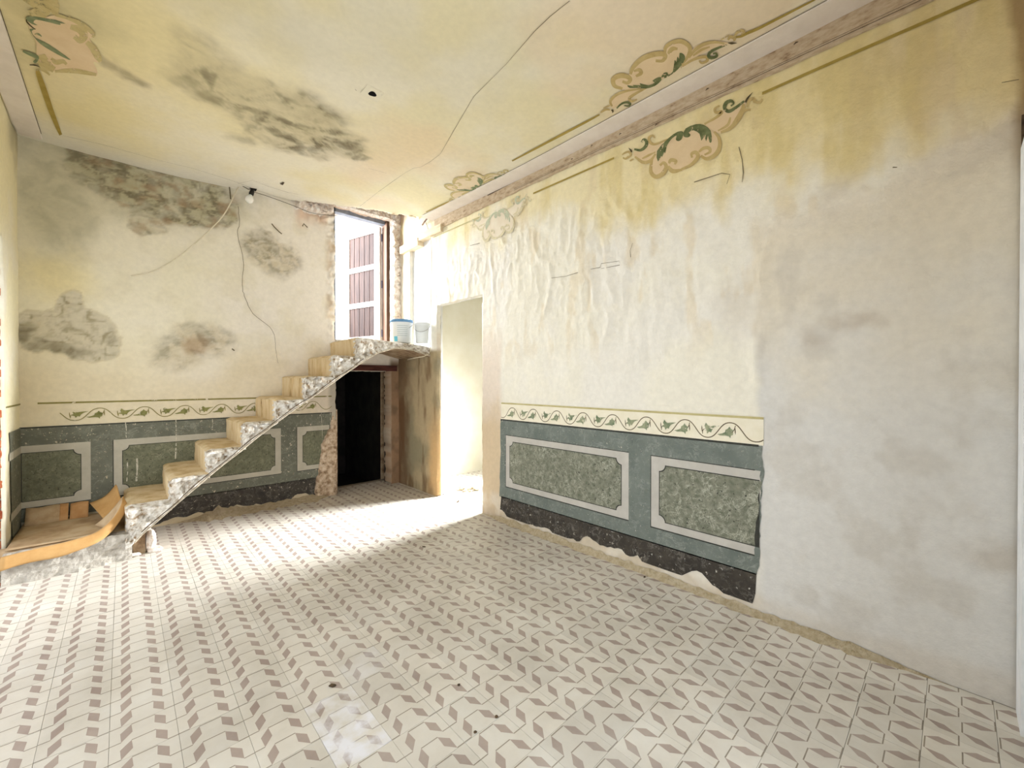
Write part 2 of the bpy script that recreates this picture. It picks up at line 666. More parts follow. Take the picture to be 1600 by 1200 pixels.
M_conc = simple_mat('grey_concrete_face', [lin(150, 143, 132), lin(176, 169, 158), lin(190, 184, 174)], 24, 0.95, ((24, 0.012), (90, 0.004)), 0.7)
M_white = simple_mat('white_paint', [lin(222, 224, 226), lin(238, 239, 240)], 8, 0.6, ((30, 0.002),), 0.3)
M_woodR = simple_mat('faded_red_brown_boards', [lin(48, 31, 27), lin(62, 43, 37), lin(76, 55, 48)], 12, 0.8, ((30, 0.004),), 0.5, stretch=(3, 3, 0.25))
M_woodW = simple_mat('weathered_white_wood', [lin(206, 196, 184), lin(228, 222, 214)], 12, 0.8, ((30, 0.003),), 0.4, stretch=(1, 1, 0.3))
M_woodD = simple_mat('brown_timber_frame', [lin(104, 78, 62), lin(140, 108, 88)], 14, 0.8, ((30, 0.004),), 0.5, stretch=(3, 3, 0.25))
M_woodB = simple_mat('grey_blue_timber_frame', [lin(112, 116, 126), lin(138, 142, 150)], 14, 0.8, ((30, 0.003),), 0.4)
M_timber = simple_mat('pale_lintel_timber', [lin(204, 184, 152), lin(222, 206, 178)], 12, 0.85, ((30, 0.005),), 0.5, stretch=(3, 0.4, 3))
M_lintelD = simple_mat('dark_red_lintel', [lin(58, 28, 22), lin(92, 52, 42)], 14, 0.9, ((30, 0.006),), 0.5, stretch=(0.4, 3, 3))
M_hinge = simple_mat('blue_grey_iron', [lin(96, 104, 138), lin(120, 128, 160)], 20, 0.55, None)
M_bucket = simple_mat('white_bucket_plastic', [lin(222, 228, 232), lin(232, 237, 240)], 5, 0.45, None)
M_bucketB = simple_mat('blue_bucket_plastic', [lin(92, 138, 182), lin(122, 166, 204)], 10, 0.5, None)
M_label = simple_mat('sky_blue_sticker', [lin(96, 186, 222), lin(120, 200, 230)], 10, 0.5, None)
M_print = simple_mat('grey_label_print', [lin(170, 186, 190), lin(190, 202, 206)], 40, 0.6, None)
M_cable = simple_mat('white_cable_sheath', [lin(206, 196, 170), lin(218, 208, 186)], 20, 0.6, None)
M_wire = simple_mat('thin_dark_wire', [lin(70, 62, 52), lin(96, 86, 72)], 20, 0.6, None)
M_dust = simple_mat('plaster_dust', [lin(186, 168, 134), lin(212, 198, 170)], 30, 0.97, ((30, 0.02), (120, 0.006)), 0.9)
M_flakeshade = simple_mat('dark_flake_and_shade', [lin(62, 50, 38), lin(96, 80, 60)], 30, 0.9, None)
M_metal = simple_mat('galvanised_wire', [lin(150, 150, 150), lin(176, 176, 176)], 20, 0.4, None, metallic=0.8)
M_render = simple_mat('whitewashed_outside_wall', [lin(226, 224, 218), lin(238, 236, 232)], 6, 0.9, ((20, 0.006),), 0.4)

# glass bulb: white opal
M_bulb, _nt, _b = base_mat('opal_bulb_glass', 0.25)
_b.inputs['Base Color'].default_value = (0.86, 0.84, 0.78, 1)
_b.inputs['Subsurface Weight'].default_value = 0.2


# floor tile: three enamels on one tile, with wear that follows the place and a per-tile stain
def tile_mat(name, c0, c1, c2):
    m, nt, b = base_mat(name, 0.5)
    b.inputs['Specular IOR Level'].default_value = 0.35
    c = noise_color(nt, [c0, c1, c2], 3.2, 8, None, (0.3, 0.68))
    oi = nn(nt, 'ShaderNodeObjectInfo')
    mr = nn(nt, 'ShaderNodeMapRange')
    mr.inputs['To Min'].default_value = 0.93
    mr.inputs['To Max'].default_value = 1.06
    nt.links.new(oi.outputs['Random'], mr.inputs['Value'])
    vm = nn(nt, 'ShaderNodeCombineColor')
    for i in range(3):
        nt.links.new(mr.outputs['Result'], vm.inputs[i])
    c = mixrgb(nt, c, vm.outputs[0], 1.0, 'MULTIPLY')
    at = nn(nt, 'ShaderNodeAttribute', attribute_type='OBJECT', attribute_name='whitened')
    st = noise_color(nt, [(0, 0, 0), (1, 1, 1)], 9, 8, None, (0.38, 0.62))
    f = nn(nt, 'ShaderNodeMath', operation='MULTIPLY')
    nt.links.new(at.outputs['Fac'], f.inputs[0])
    nt.links.new(st, f.inputs[1])
    c = mixrgb(nt, c, lin(230, 230, 236), f.outputs[0])
    # dusty marks
    d1 = noise_color(nt, [(0, 0, 0), (1, 1, 1)], 1.7, 6, None, (0.52, 0.75))
    f2 = nn(nt, 'ShaderNodeMath', operation='MULTIPLY')
    f2.inputs[1].default_value = 0.35
    nt.links.new(d1, f2.inputs[0])
    c = mixrgb(nt, c, lin(205, 200, 192), f2.outputs[0])
    nt.links.new(c, b.inputs['Base Color'])
    rz = noise_color(nt, [(0.36,) * 3, (0.62,) * 3], 5, 6, None, (0.3, 0.7))
    nt.links.new(rz, b.inputs['Roughness'])
    add_bump(nt, b, ((60, 0.0008),), 0.3)
    return m


M_t0 = tile_mat('cement_tile_cream', lin(198, 192, 180), lin(209, 203, 192), lin(216, 212, 203))
M_t1 = tile_mat('cement_tile_mauve', lin(152, 136, 127), lin(165, 150, 141), lin(176, 162, 152))
M_t2 = tile_mat('cement_tile_line', lin(132, 122, 108), lin(144, 134, 120), lin(156, 146, 132))
M_grout = simple_mat('dark_grout', [lin(150, 140, 126), lin(172, 162, 148)], 14, 0.95, None)


# ================================================================== FLOOR
T = 0.2
U0, V0 = 3.76982469 * T, 7.42371094 * T      # x = u*T + U0 ; y = V0 - v*T
mb = MB()
mb.box(-1.3, 5.7, -0.9, 5.6, -0.12, -0.008)
floor = struct(mb.build('floor', M_grout))


def tile_mesh(name):
    g = 0.0006
    B = Decal(lambda u, v, l: (u * T, -v * T, l))
    e = g / T
    L = [(0.32, 0.035), (0.335, 0.29), (0.17, 0.49), (0.155, 0.215)]
    R = [(1 - u, v) for u, v in L]
    pieces = []
    # top: cream ground with the darker shapes set into it (each shape replaces the ground there)
    V, Fc, Mi = [], [], []
    bm = bmesh.new()
    # body
    for (u0, u1, v0, v1) in ((e, 1 - e, e, 1 - e),):
        top = [bm.verts.new((u0 * T, -v0 * T, 0)), bm.verts.new((u1 * T, -v0 * T, 0)), bm.verts.new((u1 * T, -v1 * T, 0)), bm.verts.new((u0 * T, -v1 * T, 0))]
        bot = [bm.verts.new((v.co.x, v.co.y, -0.012)) for v in top]
        f = bm.faces.new(top[::-1])
        for i in range(4):
            bm.faces.new((top[i], top[(i + 1) % 4], bot[(i + 1) % 4], bot[i]))
    lw = 0.011

    def put(P, mi, z):
        vs = [bm.verts.new((u * T, -v * T, z)) for u, v in P]
        f = bm.faces.new(vs)
        f.material_index = mi
        f.normal_update()
        if f.normal.z < 0:
            f.normal_flip()
    for dv in (0.0, 0.5):
        for sh in (L, R):
            put([(u, v + dv) for u, v in sh], 1, 0.0003)
        put([(0.32, 0.035 + dv - lw), (0.68, 0.035 + dv - lw), (0.68, 0.035 + dv + lw), (0.32, 0.035 + dv + lw)], 2, 0.0002)
        vb = 0.488 + dv
        put([(e, vb - lw), (0.17, vb - lw), (0.17, min(vb + lw, 1 - e)), (e, min(vb + lw, 1 - e))], 2, 0.0002)
        put([(0.83, vb - lw), (1 - e, vb - lw), (1 - e, min(vb + lw, 1 - e)), (0.83, min(vb + lw, 1 - e))], 2, 0.0002)
    bmesh.ops.recalc_face_normals(bm, faces=[f for f in bm.faces if len(f.verts) == 4 and abs(f.normal.z) < 0.5])
    me = bpy.data.meshes.new(name)
    bm.to_mesh(me)
    bm.free()
    for m in (M_t0, M_t1, M_t2):
        me.materials.append(m)
    return me


tile_me = tile_mesh('tile')
cells = []
for i in range(-8, 19):
    for j in range(-20, 10):
        x0, y0 = i * T + U0, V0 - j * T
        cx, cy = x0 + T / 2, y0 - T / 2
        if x0 + T < XL or y0 - T > YB + 0.1 or y0 < -0.3:
            continue
        if cx > XR + 0.02 and not (3.0 < cy < 5.06 and cx < 4.5):
            continue
        if cx < 0.1 and cy > 4.55:
            continue
        dX, dY = cx, cy
        fw = dX * FWD[0] + dY * FWD[1]
        rt = dX * FWD[1] - dY * FWD[0]
        if fw < 0.25 or abs(rt / fw) > 1.45:
            continue
        size = 1.0 / (dX * dX + dY * dY + 1.9)
        inview = (fw > 0.62 and abs(rt / fw) < 1.28 and cx < XR)
        cells.append((size if inview else size * 0.01, i, j, x0, y0, cx, cy))
cells.sort(reverse=True)
TL = [(-0.2, 'x')]
rest = MB()
mesh_bm = None
rnd = random.Random(3)
stained = {(-1, -1): 1.0, (-1, -2): 0.75, (0, -3): 0.35}
tv = [v.co.copy() for v in tile_me.vertices]
tf = [tuple(p.vertices) for p in tile_me.polygons]
tm = [p.material_index for p in tile_me.polygons]
for k, (s, i, j, x0, y0, cx, cy) in enumerate(cells):
    dz = rnd.uniform(-0.0007, 0.0007)
    ax, ay = rnd.uniform(-0.003, 0.003), rnd.uniform(-0.003, 0.003)
    cut = (x0 + T > XR - 0.004 and x0 < XR) or x0 < XL
    if k < 300 and not cut:
        o = bpy.data.objects.new('tile', tile_me)
        COL.objects.link(o)
        o.location = (x0, y0, dz)
        o.rotation_euler = (ax, ay, 0)
        o.parent = floor
        if (i, j) in stained:
            o['whitened'] = stained[(i, j)]
    else:
        n = len(rest.V)
        V = [(min(max(v.x + x0, XL), XR if cx < XR else 9), v.y + y0, v.z + dz) for v in tv]
        rest.V += V
        rest.F += [tuple(n + q for q in f) for f in tf]
        rest.M += tm
ro = rest.build('far_tiles', [M_t0, M_t1, M_t2], floor)
ro['kind'] = 'stuff'


# ================================================================== WALL RIGHT
DOOR_R = (3.405, 4.262, -1, 2.30)
NICHE = (4.40, 4.915, 1.80, 3.16)


def ridge(x, y, seed, oct=4):
    s, amp, tot = 0, 1.0, 0
    for i in range(oct):
        n = 1 - np.abs(vnoise(x * 2 ** i + 7.1 * i, y * 2 ** i + 3.3 * i, seed + i) * 2 - 1)
        s = s + amp * n * n
        tot += amp
        amp *= 0.5
    return s / tot


def relief_R(y, z):
    calm = 1 - sst(2.72, 2.95, z) * 0.90
    low = 0.15 + 0.85 * sst(1.18, 1.40, z)
    ew = (fbm(z * 3, z * 0 + 2, 9, 4) - 0.5) * 0.16
    patch = sst(0.72, 0.84, y + ew * 0.9)
    wy = fbm(y * 3, z * 3, 3, 3) * 0.5
    drip = ridge(y * 8 + wy * 2.6, z * 3.6 + wy * 2, 11, 5)
    zone = 0.25 + 0.75 * sst(0.35, 0.6, fbm(y * 1.4, z * 1.6, 15, 3)) * sst(1.3, 2.0, z)
    body = fbm(y * 1.6, z * 1.3, 5, 3) - 0.5
    lumps = fbm(y * 6 + wy, z * 4, 21, 4) - 0.5
    fine = ridge(y * 22 + wy * 5, z * 13, 19, 3) - 0.4
    h = body * 0.022 * (0.4 + 0.6 * patch)
    h = h + (drip - 0.4) * 0.020 * patch * zone + lumps * 0.014 * patch + fine * 0.0045 * patch * zone
    trowel = fbm(y * 3 + wy, z * 9, 33, 5) - 0.5
    h = h + trowel * 0.011 * (1 - patch)
    # torn lip where the later plaster meets the old
    edge = np.exp(-((y - 0.80 + ew * 0.9) / 0.025) ** 2) * sst(0.0, 0.4, 2.55 - z) * sst(0.9, 1.3, z)
    h = h + edge * (ridge(y * 14, z * 9, 27, 3) - 0.3) * 0.016
    tz = 2.42 + (fbm(y * 4, y * 0, 77, 4) - 0.5) * 0.30 - 0.10 * y
    lip = np.exp(-((z - tz) / 0.02) ** 2) * (y < 0.85)
    h = h + lip * 0.004
    return h * calm * low - 0.004


def fnR(y, z):
    return np.stack([XR - relief_R(y, z), y, z], -1)


def blobs(u, v, L, seed, edge=(1.12, 0.72)):
    """noisy patches; L: (cu, cv, ru, rv, strength)"""
    wu = u + (fbm(u * 4, v * 4, seed + 31, 4) - 0.5) * 0.16 + (fbm(u * 16, v * 16, seed + 37, 3) - 0.5) * 0.05
    wv = v + (fbm(u * 4 + 5, v * 4, seed + 41, 4) - 0.5) * 0.16 + (fbm(u * 16 + 5, v * 16, seed + 47, 3) - 0.5) * 0.05
    m = np.zeros_like(u)
    for cu, cv, ru, rv, s in L:
        d = np.sqrt(((wu - cu) / ru) ** 2 + ((wv - cv) / rv) ** 2)
        m = np.maximum(m, s * sst(edge[0], edge[1], d))
    return m


def mottle(u, v, seed, f=9):
    """cauliflower-like mould texture 0..1"""
    wu = fbm(u * f * 0.5, v * f * 0.5, seed, 3) * 1.6
    wv = fbm(u * f * 0.5 + 9, v * f * 0.5, seed + 5, 3) * 1.6
    return sst(0.25, 0.75, fbm(u * f + wu * 1.5, v * f + wv * 1.5, seed + 9, 6, 0.62))


def colR(y, z):
    n1 = fbm(y * 2.2, z * 2.2, 51, 5)
    n2 = fbm(y * 6, z * 5, 57, 4)
    n3 = fbm(y * 9, z * 2.0, 61, 4)
    c = mix(CREAM, PALE, sst(0.35, 0.65, n1) * 0.7)
    top = sst(-0.14, 0.26, z - (2.36 + 0.16 * y) + (n1 - 0.5) * 0.7 + (n3 - 0.5) * 0.22)
    c = mix(c, mix(lin(227, 209, 152), lin(231, 218, 176), sst(0.8, 2.6, y)), top * 0.85)
    c = mix(c, lin(216, 198, 164), sst(0.58, 0.72, fbm(y * 9, z * 3, 63, 4)) * sst(1.4, 1.9, z) * 0.45)
    c = mix(c, lin(206, 186, 120), top * sst(0.5, 0.75, n3) * 0.45)
    # later grey replastering at the near end
    e = 0.80 + (fbm(z * 3, z * 0 + 2, 9, 3) - 0.5) * 0.16
    tz = 2.42 + (fbm(y * 4, y * 0, 77, 4) - 0.5) * 0.30 - 0.10 * y
    pm = sst(0.03, -0.03, y - e) * sst(0.06, -0.06, z - tz)
    pc = mix(GREYP, lin(222, 212, 192), sst(1.0, 2.3, z + (n1 - 0.5) * 1.2))
    pc = mix(pc, lin(188, 180, 168), sst(0.52, 0.75, n2) * 0.35)
    c = mix(c, pc, pm * 0.95)
    c = mix(c, lin(176, 160, 140), blobs(y, z, [(*onR(1335, 490), 0.10, 0.05, .8), (*onR(1275, 520), 0.08, 0.05, .6), (*onR(1555, 860), 0.12, 0.10, .5), (*onR(1150, 480), 0.12, 0.20, .5), (*onR(1290, 300), 0.12, 0.06, .6)], 95, (1.5, 0.1)) * 0.55)
    c = mix(c, lin(228, 220, 205), np.exp(-((z - tz + 0.04) / 0.08) ** 2) * (y < 0.8) * 0.5)
    # bare tan plaster beside the doorway and at the foot
    jm = sst(3.06, 3.14, y + (n2 - 0.5) * 0.06) * sst(4.3, 4.25, y)
    c = mix(c, lin(222, 206, 190), jm * sst(2.1, 1.5, z + (n1 - 0.5) * 0.6) * 0.8)
    c = mix(c, TAN, jm * sst(1.25, 0.9, z + (n2 - 0.5) * 0.3) * 0.8)
    foot = sst(0.16, 0.06, z + (n2 - 0.5) * 0.12)
    c = mix(c, lin(196, 178, 152), foot * (0.25 + 0.45 * sst(0.7, 1.0, y)))
    c = mix(c, lin(226, 218, 204), sst(0.3, 0.2, z) * sst(0.45, 0.65, n2) * (y > 0.8) * 0.6)
    # browner, mottled wall colour below the landing
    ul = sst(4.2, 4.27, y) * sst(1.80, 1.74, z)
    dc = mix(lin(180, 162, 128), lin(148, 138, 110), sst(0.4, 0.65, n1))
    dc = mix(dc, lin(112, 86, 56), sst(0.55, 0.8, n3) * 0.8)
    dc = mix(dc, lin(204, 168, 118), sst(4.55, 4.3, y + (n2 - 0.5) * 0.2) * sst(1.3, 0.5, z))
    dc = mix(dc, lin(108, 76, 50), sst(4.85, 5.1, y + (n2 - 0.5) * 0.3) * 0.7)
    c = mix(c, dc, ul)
    # the strip of wall at the near corner
    nr = sst(-0.135, -0.175, y + (n2 - 0.5) * 0.06) * sst(2.2, 2.5, z + (n1 - 0.5) * 0.3)
    c = mix(c, lin(150, 120, 78), nr * 0.75)
    nb = sst(3.0, 3.3, z) * sst(4.2, 4.5, y)
    c = mix(c, RUB, nb * sst(0.35, 0.6, n2))
    return c


def revealR(c):
    for h in (DOOR_R, NICHE):
        if h[0] - 0.05 < c.y < h[1] + 0.05 and max(h[2], 0.02) - 0.05 < c.z < h[3] + 0.05 and c.z > 0.01:
            return True
    return False


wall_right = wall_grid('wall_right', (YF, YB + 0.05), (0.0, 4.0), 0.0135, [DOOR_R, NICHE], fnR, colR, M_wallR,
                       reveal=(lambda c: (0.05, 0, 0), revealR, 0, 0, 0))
# outer face of the right wall (next-room side)
mb = MB()
xo = XR + 0.062
mb.box(xo - 0.004, xo + 0.02, YF, DOOR_R[0], 0, 4.0)
mb.box(xo - 0.004, xo + 0.02, DOOR_R[1] + 0.004, YB + 0.3, 0, 4.0)
mb.box(xo - 0.004, xo + 0.02, DOOR_R[0], DOOR_R[1], DOOR_R[3], 4.0)
mb.build('masonry_core', M_render, wall_right)
# niche back
ng = MB()
nU = np.linspace(NICHE[0] - 0.03, NICHE[1] + 0.03, 20)
nZ = np.linspace(NICHE[2] - 0.03, NICHE[3] + 0.03, 40)
V = [(XR + 0.054 - 0.012 * float(fbm(u * 4, z * 3, 5, 3)), u, z) for u in nU for z in nZ]
Fc = [(i * 40 + j, i * 40 + j + 1, (i + 1) * 40 + j + 1, (i + 1) * 40 + j) for i in range(19) for j in range(39)]
ng.add(V, Fc)
ng.build('niche_back', M_white, wall_right, True)


def fR(y, z, l=0.0):
    return (XR - 0.0005 - l, y, z)


# timber lintel over the niche
mb = MB()
M1 = Matrix.Translation((XR - 0.005, 4.55, 3.20)) @ Matrix.Rotation(math.radians(1.5), 4, 'X')
mb.box(-0.03, 0.12, -0.42, 0.10, -0.045, 0.045, M=M1)
M1 = Matrix.Translation((XR - 0.012, 4.86, 3.145)) @ Matrix.Rotation(math.radians(-1.0), 4, 'X')
mb.box(-0.03, 0.12, -0.22, 0.24, -0.05, 0.045, M=M1)
mb.build('lintel', M_timber, wall_right)

# brown band below the ceiling, slightly proud; stain and shading both in its colour
dc = Decal(lambda y, z, l: (XR - 0.004 - l, y, z))
bandz0 = lambda y: 3.158 + 0.016 * min(max(y, 0), 2.6) - 0.004
V, Fc = [], []
ys = np.linspace(YF, 4.30, 90)
for y in ys:
    b0 = float(bandz0(y)) + float(fbm(np.array(y * 9), np.array(0.0), 71, 3) - 0.5) * 0.012
    for (dx, z) in ((0.0, b0), (0.012, b0 + 0.004), (0.013, 3.30), (0.013, 3.42)):
        V.append((XR - dx, y, z))
for i in range(len(ys) - 1):
    for k in range(3):
        a = i * 4 + k
        Fc.append((a, a + 4, a + 5, a + 1))
link('stained_shaded_band', mesh('stained_shaded_band', V, Fc), [M_brownband], wall_right)
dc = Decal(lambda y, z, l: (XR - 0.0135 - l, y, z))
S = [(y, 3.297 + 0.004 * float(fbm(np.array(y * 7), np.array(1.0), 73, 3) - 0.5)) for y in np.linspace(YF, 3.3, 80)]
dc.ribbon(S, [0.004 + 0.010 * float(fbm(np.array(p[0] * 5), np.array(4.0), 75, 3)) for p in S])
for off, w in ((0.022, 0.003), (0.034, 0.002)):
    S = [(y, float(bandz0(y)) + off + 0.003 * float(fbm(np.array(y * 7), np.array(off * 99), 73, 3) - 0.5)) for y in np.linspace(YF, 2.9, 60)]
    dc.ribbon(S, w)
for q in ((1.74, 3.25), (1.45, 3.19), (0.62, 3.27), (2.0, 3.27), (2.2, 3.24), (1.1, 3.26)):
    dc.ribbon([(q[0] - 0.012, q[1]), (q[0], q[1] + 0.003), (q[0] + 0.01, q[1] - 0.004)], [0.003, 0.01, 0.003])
dc.build('painted_gap_shade', M_flakeshade, wall_right)  # top ribbon is a painted shadow gap; the rest are score lines and specks
# thin scored line and olive line
dc = Decal(fR)
pts = [(y, 3.072 + 0.011 * min(max(y, 0), 5) + 0.003 * math.sin(y * 3)) for y in np.linspace(YF + 0.02, 0.79, 14)]
dc.ribbon(pts, 0.017)
pts = [(y, 3.075 + 0.0135 * y) for y in np.linspace(1.80, 2.66, 14)]
dc.ribbon(pts, 0.015)
dc.build('painted_line', M_olive, wall_right)
dc = Decal(fR)
pts = [(y, 3.075 + 0.0135 * y) for y in np.linspace(3.45, 4.35, 14)]
dc.ribbon(pts, 0.013)
dc.build('painted_line', M_oliveP, wall_right)


# ------------------------------------------------------------------ dado painting
def notched(u0, u1, v0, v1, r=0.045, corners=(1, 1, 1, 1)):
    P = []
    cs = [(u0, v0, 0), (u1, v0, 1), (u1, v1, 2), (u0, v1, 3)]
    for (cu, cv, q) in cs:
        if not corners[q]:
            P.append((cu, cv))
            continue
        a0 = {0: 90, 1: 180, 2: 270, 3: 0}[q]
        arc = []
        for k in range(7):
            an = math.radians(a0 - 90 * k / 6)
            arc.append((cu + r * math.cos(an), cv + r * math.sin(an)))
        P += arc
    return P


def frame_shape(dc, u0, u1, v0, v1, w, mi, lift, right=True, left=True):
    dc.rect(u0, u1, v0, v0 + w, mi, lift, 6)
    dc.rect(u0, u1, v1 - w, v1, mi, lift, 6)
    if left:
        dc.rect(u0, u0 + w, v0 + w, v1 - w, mi, lift)
    if right:
        dc.rect(u1 - w, u1, v0 + w, v1 - w, mi, lift)


def ragged_line(p0, p1, n, amp, seed):
    out = []
    for i in range(n + 1):
        t = i / n
        s = (float(fbm(np.array(t * n * 0.35), np.array(seed * 1.7), seed, 4)) - 0.5) * 2 * amp
        dx, dy = p1[0] - p0[0], p1[1] - p0[1]
        L = math.hypot(dx, dy)
        out.append((p0[0] + dx * t - dy / L * s, p0[1] + dy * t + dx / L * s))
    return out


def leaf_shape(flip=1, s=1.0):
    P = [(-0.052, 0.002), (-0.034, 0.010), (-0.018, 0.019), (-0.006, 0.024), (-0.002, 0.040), (0.004, 0.028), (0.014, 0.034), (0.013, 0.022), (0.028, 0.016),
         (0.019, 0.008), (0.023, -0.004), (0.011, -0.004), (0.006, -0.022), (0.000, -0.006), (-0.012, -0.008), (-0.022, -0.003), (-0.036, 0.000)]
    return [(x * flip * s, y * s) for x, y in P]


LEAF_A = [(-20, 60), (0, 35), (20, 25), (70, 32), (130, 35), (80, 15), (60, 0), (45, -20), (38, -42), (15, -35), (-5, -60), (-15, -30), (-50, -20), (-25, 0), (-35, 25)]
LEAF_B = [(5, 52), (20, 30), (50, 15), (45, -5), (40, -35), (22, -40), (15, -70), (0, -50), (-30, -45), (-90, -50), (-120, -38), (-70, -25), (-40, -10), (-35, 15), (-10, 30)]


def border(fn, u0, u1, period, phase, z0, zc, z1, amp, wall, mats, grow=1, skip=None):
    """painted frieze: a waving vine with one leaf under each crest and one over each trough; grow = +1 or -1 is the drawing direction"""
    M_g, M_o, M_v, M_l = mats
    if M_g:
        dc = Decal(fn)
        dc.rect(u0, u1, z0, z1, 0, 0.0, 12)
        dc.build('painted_border', M_g, wall)
    dc = Decal(fn)
    dc.rect(u0, u1, z1 - 0.016, z1 - 0.002, 0, 0.0006, 12)
    dc.build('painted_line', M_o, wall)
    dc = Decal(fn)
    n = int((u1 - u0) / period * 24)
    run = []
    for i in range(n + 1):
        u = u0 + (u1 - u0) * i / n
        w = 2 * math.pi * (u - phase) / period
        if skip and skip(u):
            if len(run) > 2:
                dc.ribbon(run, 0.0062)
            run = []
            continue
        run.append((u, zc + amp * (math.cos(w) * 1.06 - 0.06 * math.cos(3 * w))))
    if len(run) > 2:
        dc.ribbon(run, 0.0062)
    LV = Decal(fn)
    sx, sy = 0.92 * period / 455.0, 0.9 * amp / 78.0
    k0 = int(math.floor((u0 - phase) / period)) - 1
    for k in range(k0, k0 + int((u1 - u0) / period) + 4):
        uc = phase + k * period
        for (L, du, z, tw) in ((LEAF_B, -15, zc + amp - 92 * sy, [(30, -8), (52, 22), (66, 66)]), (LEAF_A, 245 + 10, zc - amp + 98 * sy, [(-38, -8), (-54, -28), (-58, -62)])):
            u = uc + du * sx * grow
            if u - 0.06 < u0 or u + 0.06 > u1 or (skip and skip(u)):
                continue
            LV.poly([(u + x * sx * grow, z + y * sy) for x, y in L], 0, 0.0012)
            dc.ribbon(spline([(u + x * sx * grow, z + y * sy) for x, y in tw], 4), 0.0045)
            sg = 1 if L is LEAF_B else -1
            dc.ribbon(spline([(u + x * sx * grow, z + y * sy) for x, y in [(60 * sg, 40 * sg), (64 * sg, 5 * sg), (66 * sg, -25 * sg)]], 4), [0.006] * 6 + [0.0045, 0.003, 0.002])
    dc.build('painted_vine', M_v, wall)
    LV.build('painted_leaves', M_l, wall)['kind'] = 'stuff'


# right wall dado
dc = Decal(fR)
right_edge = ragged_line((0.795, 0.235), (0.775, 1.008), 26, 0.030, 5)
dc.poly([(3.105, 0.235)] + [(y, 0.235) for y in np.linspace(2.9, 0.95, 8)] + right_edge + [(y, 1.008) for y in np.linspace(0.95, 2.9, 8)] + ragged_line((3.11, 1.008), (3.125, 0.235), 20, 0.012, 8))
dc.build('painted_dado', M_dado, wall_right)
dc = Decal(fR)
dc.rect(0.80, 3.11, 1.000, 1.013, 0, 0.0008, 6)
dc.build('dado_top_line', M_line, wall_right)
# skirting with a worn lower edge
dc = Decal(fR)
low = []
for i in range(70):
    y = 3.12 - (3.12 - 0.83) * i / 69
    a = float(fbm(np.array(y * 6.0), np.array(3.0), 91, 4))
    lo_z = 0.055 + 0.09 * max(0, a - 0.42) * 2.2 + (0.02 if 1.0 < y < 1.6 else 0)
    low.append((y, min(lo_z, 0.2)))
dc.poly(low + [(0.815, 0.12), (0.81, 0.242)] + [(y, 0.242) for y in np.linspace(0.9, 3.1, 10)])
dc.build('painted_skirting', M_skirt, wall_right)
dc1, dc2, dc3 = Decal(fR), Decal(fR), Decal(fR)
frame_shape(dc1, 1.668, 3.032, 0.352, 0.858, 0.5, 0, 0.0008) if False else None
dc1.rect(1.668, 3.032, 0.352, 0.858, 0, 0.0008, 8)
dc1.build('painted_frame', M_frame, wall_right)
dc1 = Decal(fR)
dc1.poly([(1.488, 0.352), (1.488, 0.858)] + [(y, 0.858) for y in np.linspace(1.3, 0.86, 4)] + ragged_line((0.785, 0.858), (0.815, 0.352), 16, 0.02, 15) + [(1.2, 0.352)], 0, 0.0008)
dc1.build('painted_frame', M_frame, wall_right)
dc2 = Decal(fR)
ia = (1.668 + 0.066, 3.032 - 0.060, 0.352 + 0.056, 0.858 - 0.060)
dc2.poly(notched(ia[0] - 0.006, ia[1] + 0.006, ia[2] - 0.006, ia[3] + 0.006), 0, 0.0014)
dc2.build('panel_outline', M_line, wall_right)
dc2 = Decal(fR)
dc2.poly(notched(*ia), 0, 0.0022)
dc2.build('marbled_panel', M_marble, wall_right)
ib = (0.80, 1.488 - 0.066, 0.352 + 0.056, 0.858 - 0.060)
P = notched(ib[0] - 0.006, ib[1] + 0.006, ib[2] - 0.006, ib[3] + 0.006, corners=(0, 1, 1, 0))
dc2 = Decal(fR)
dc2.poly(P, 0, 0.0014)
dc2.build('panel_outline', M_line, wall_right)
P = notched(*ib, corners=(0, 1, 1, 0))
edge = ragged_line((ib[0] - 0.01, ib[3]), (ib[0] + 0.02, ib[2]), 14, 0.02, 25)
P = [p for p in P if p[0] > ib[0] + 0.001] + edge
dc2 = Decal(fR)
dc2.poly(P, 0, 0.0022)
dc2.build('marbled_panel', M_marble, wall_right)
for (a, b_) in (((1.668, 3.032), 0), ((0.82, 1.488), 1)):
    dc3 = Decal(fR)
    dc3.rect(a[0], a[1], 0.345, 0.353, 0, 0.0016)
    dc3.rect(a[0], a[1], 0.857, 0.862, 0, 0.0016)
    dc3.rect(a[1] - 0.001, a[1] + 0.004, 0.345, 0.862, 0, 0.0016)
    dc3.build('frame_outline', M_line, wall_right)
border(fR, 0.775, 3.10, 0.283, 1.241, 1.010, 1.080, 1.180, 0.052, wall_right,
       (M_cream2, M_oliveP, M_vine, M_leaf), grow=-1)


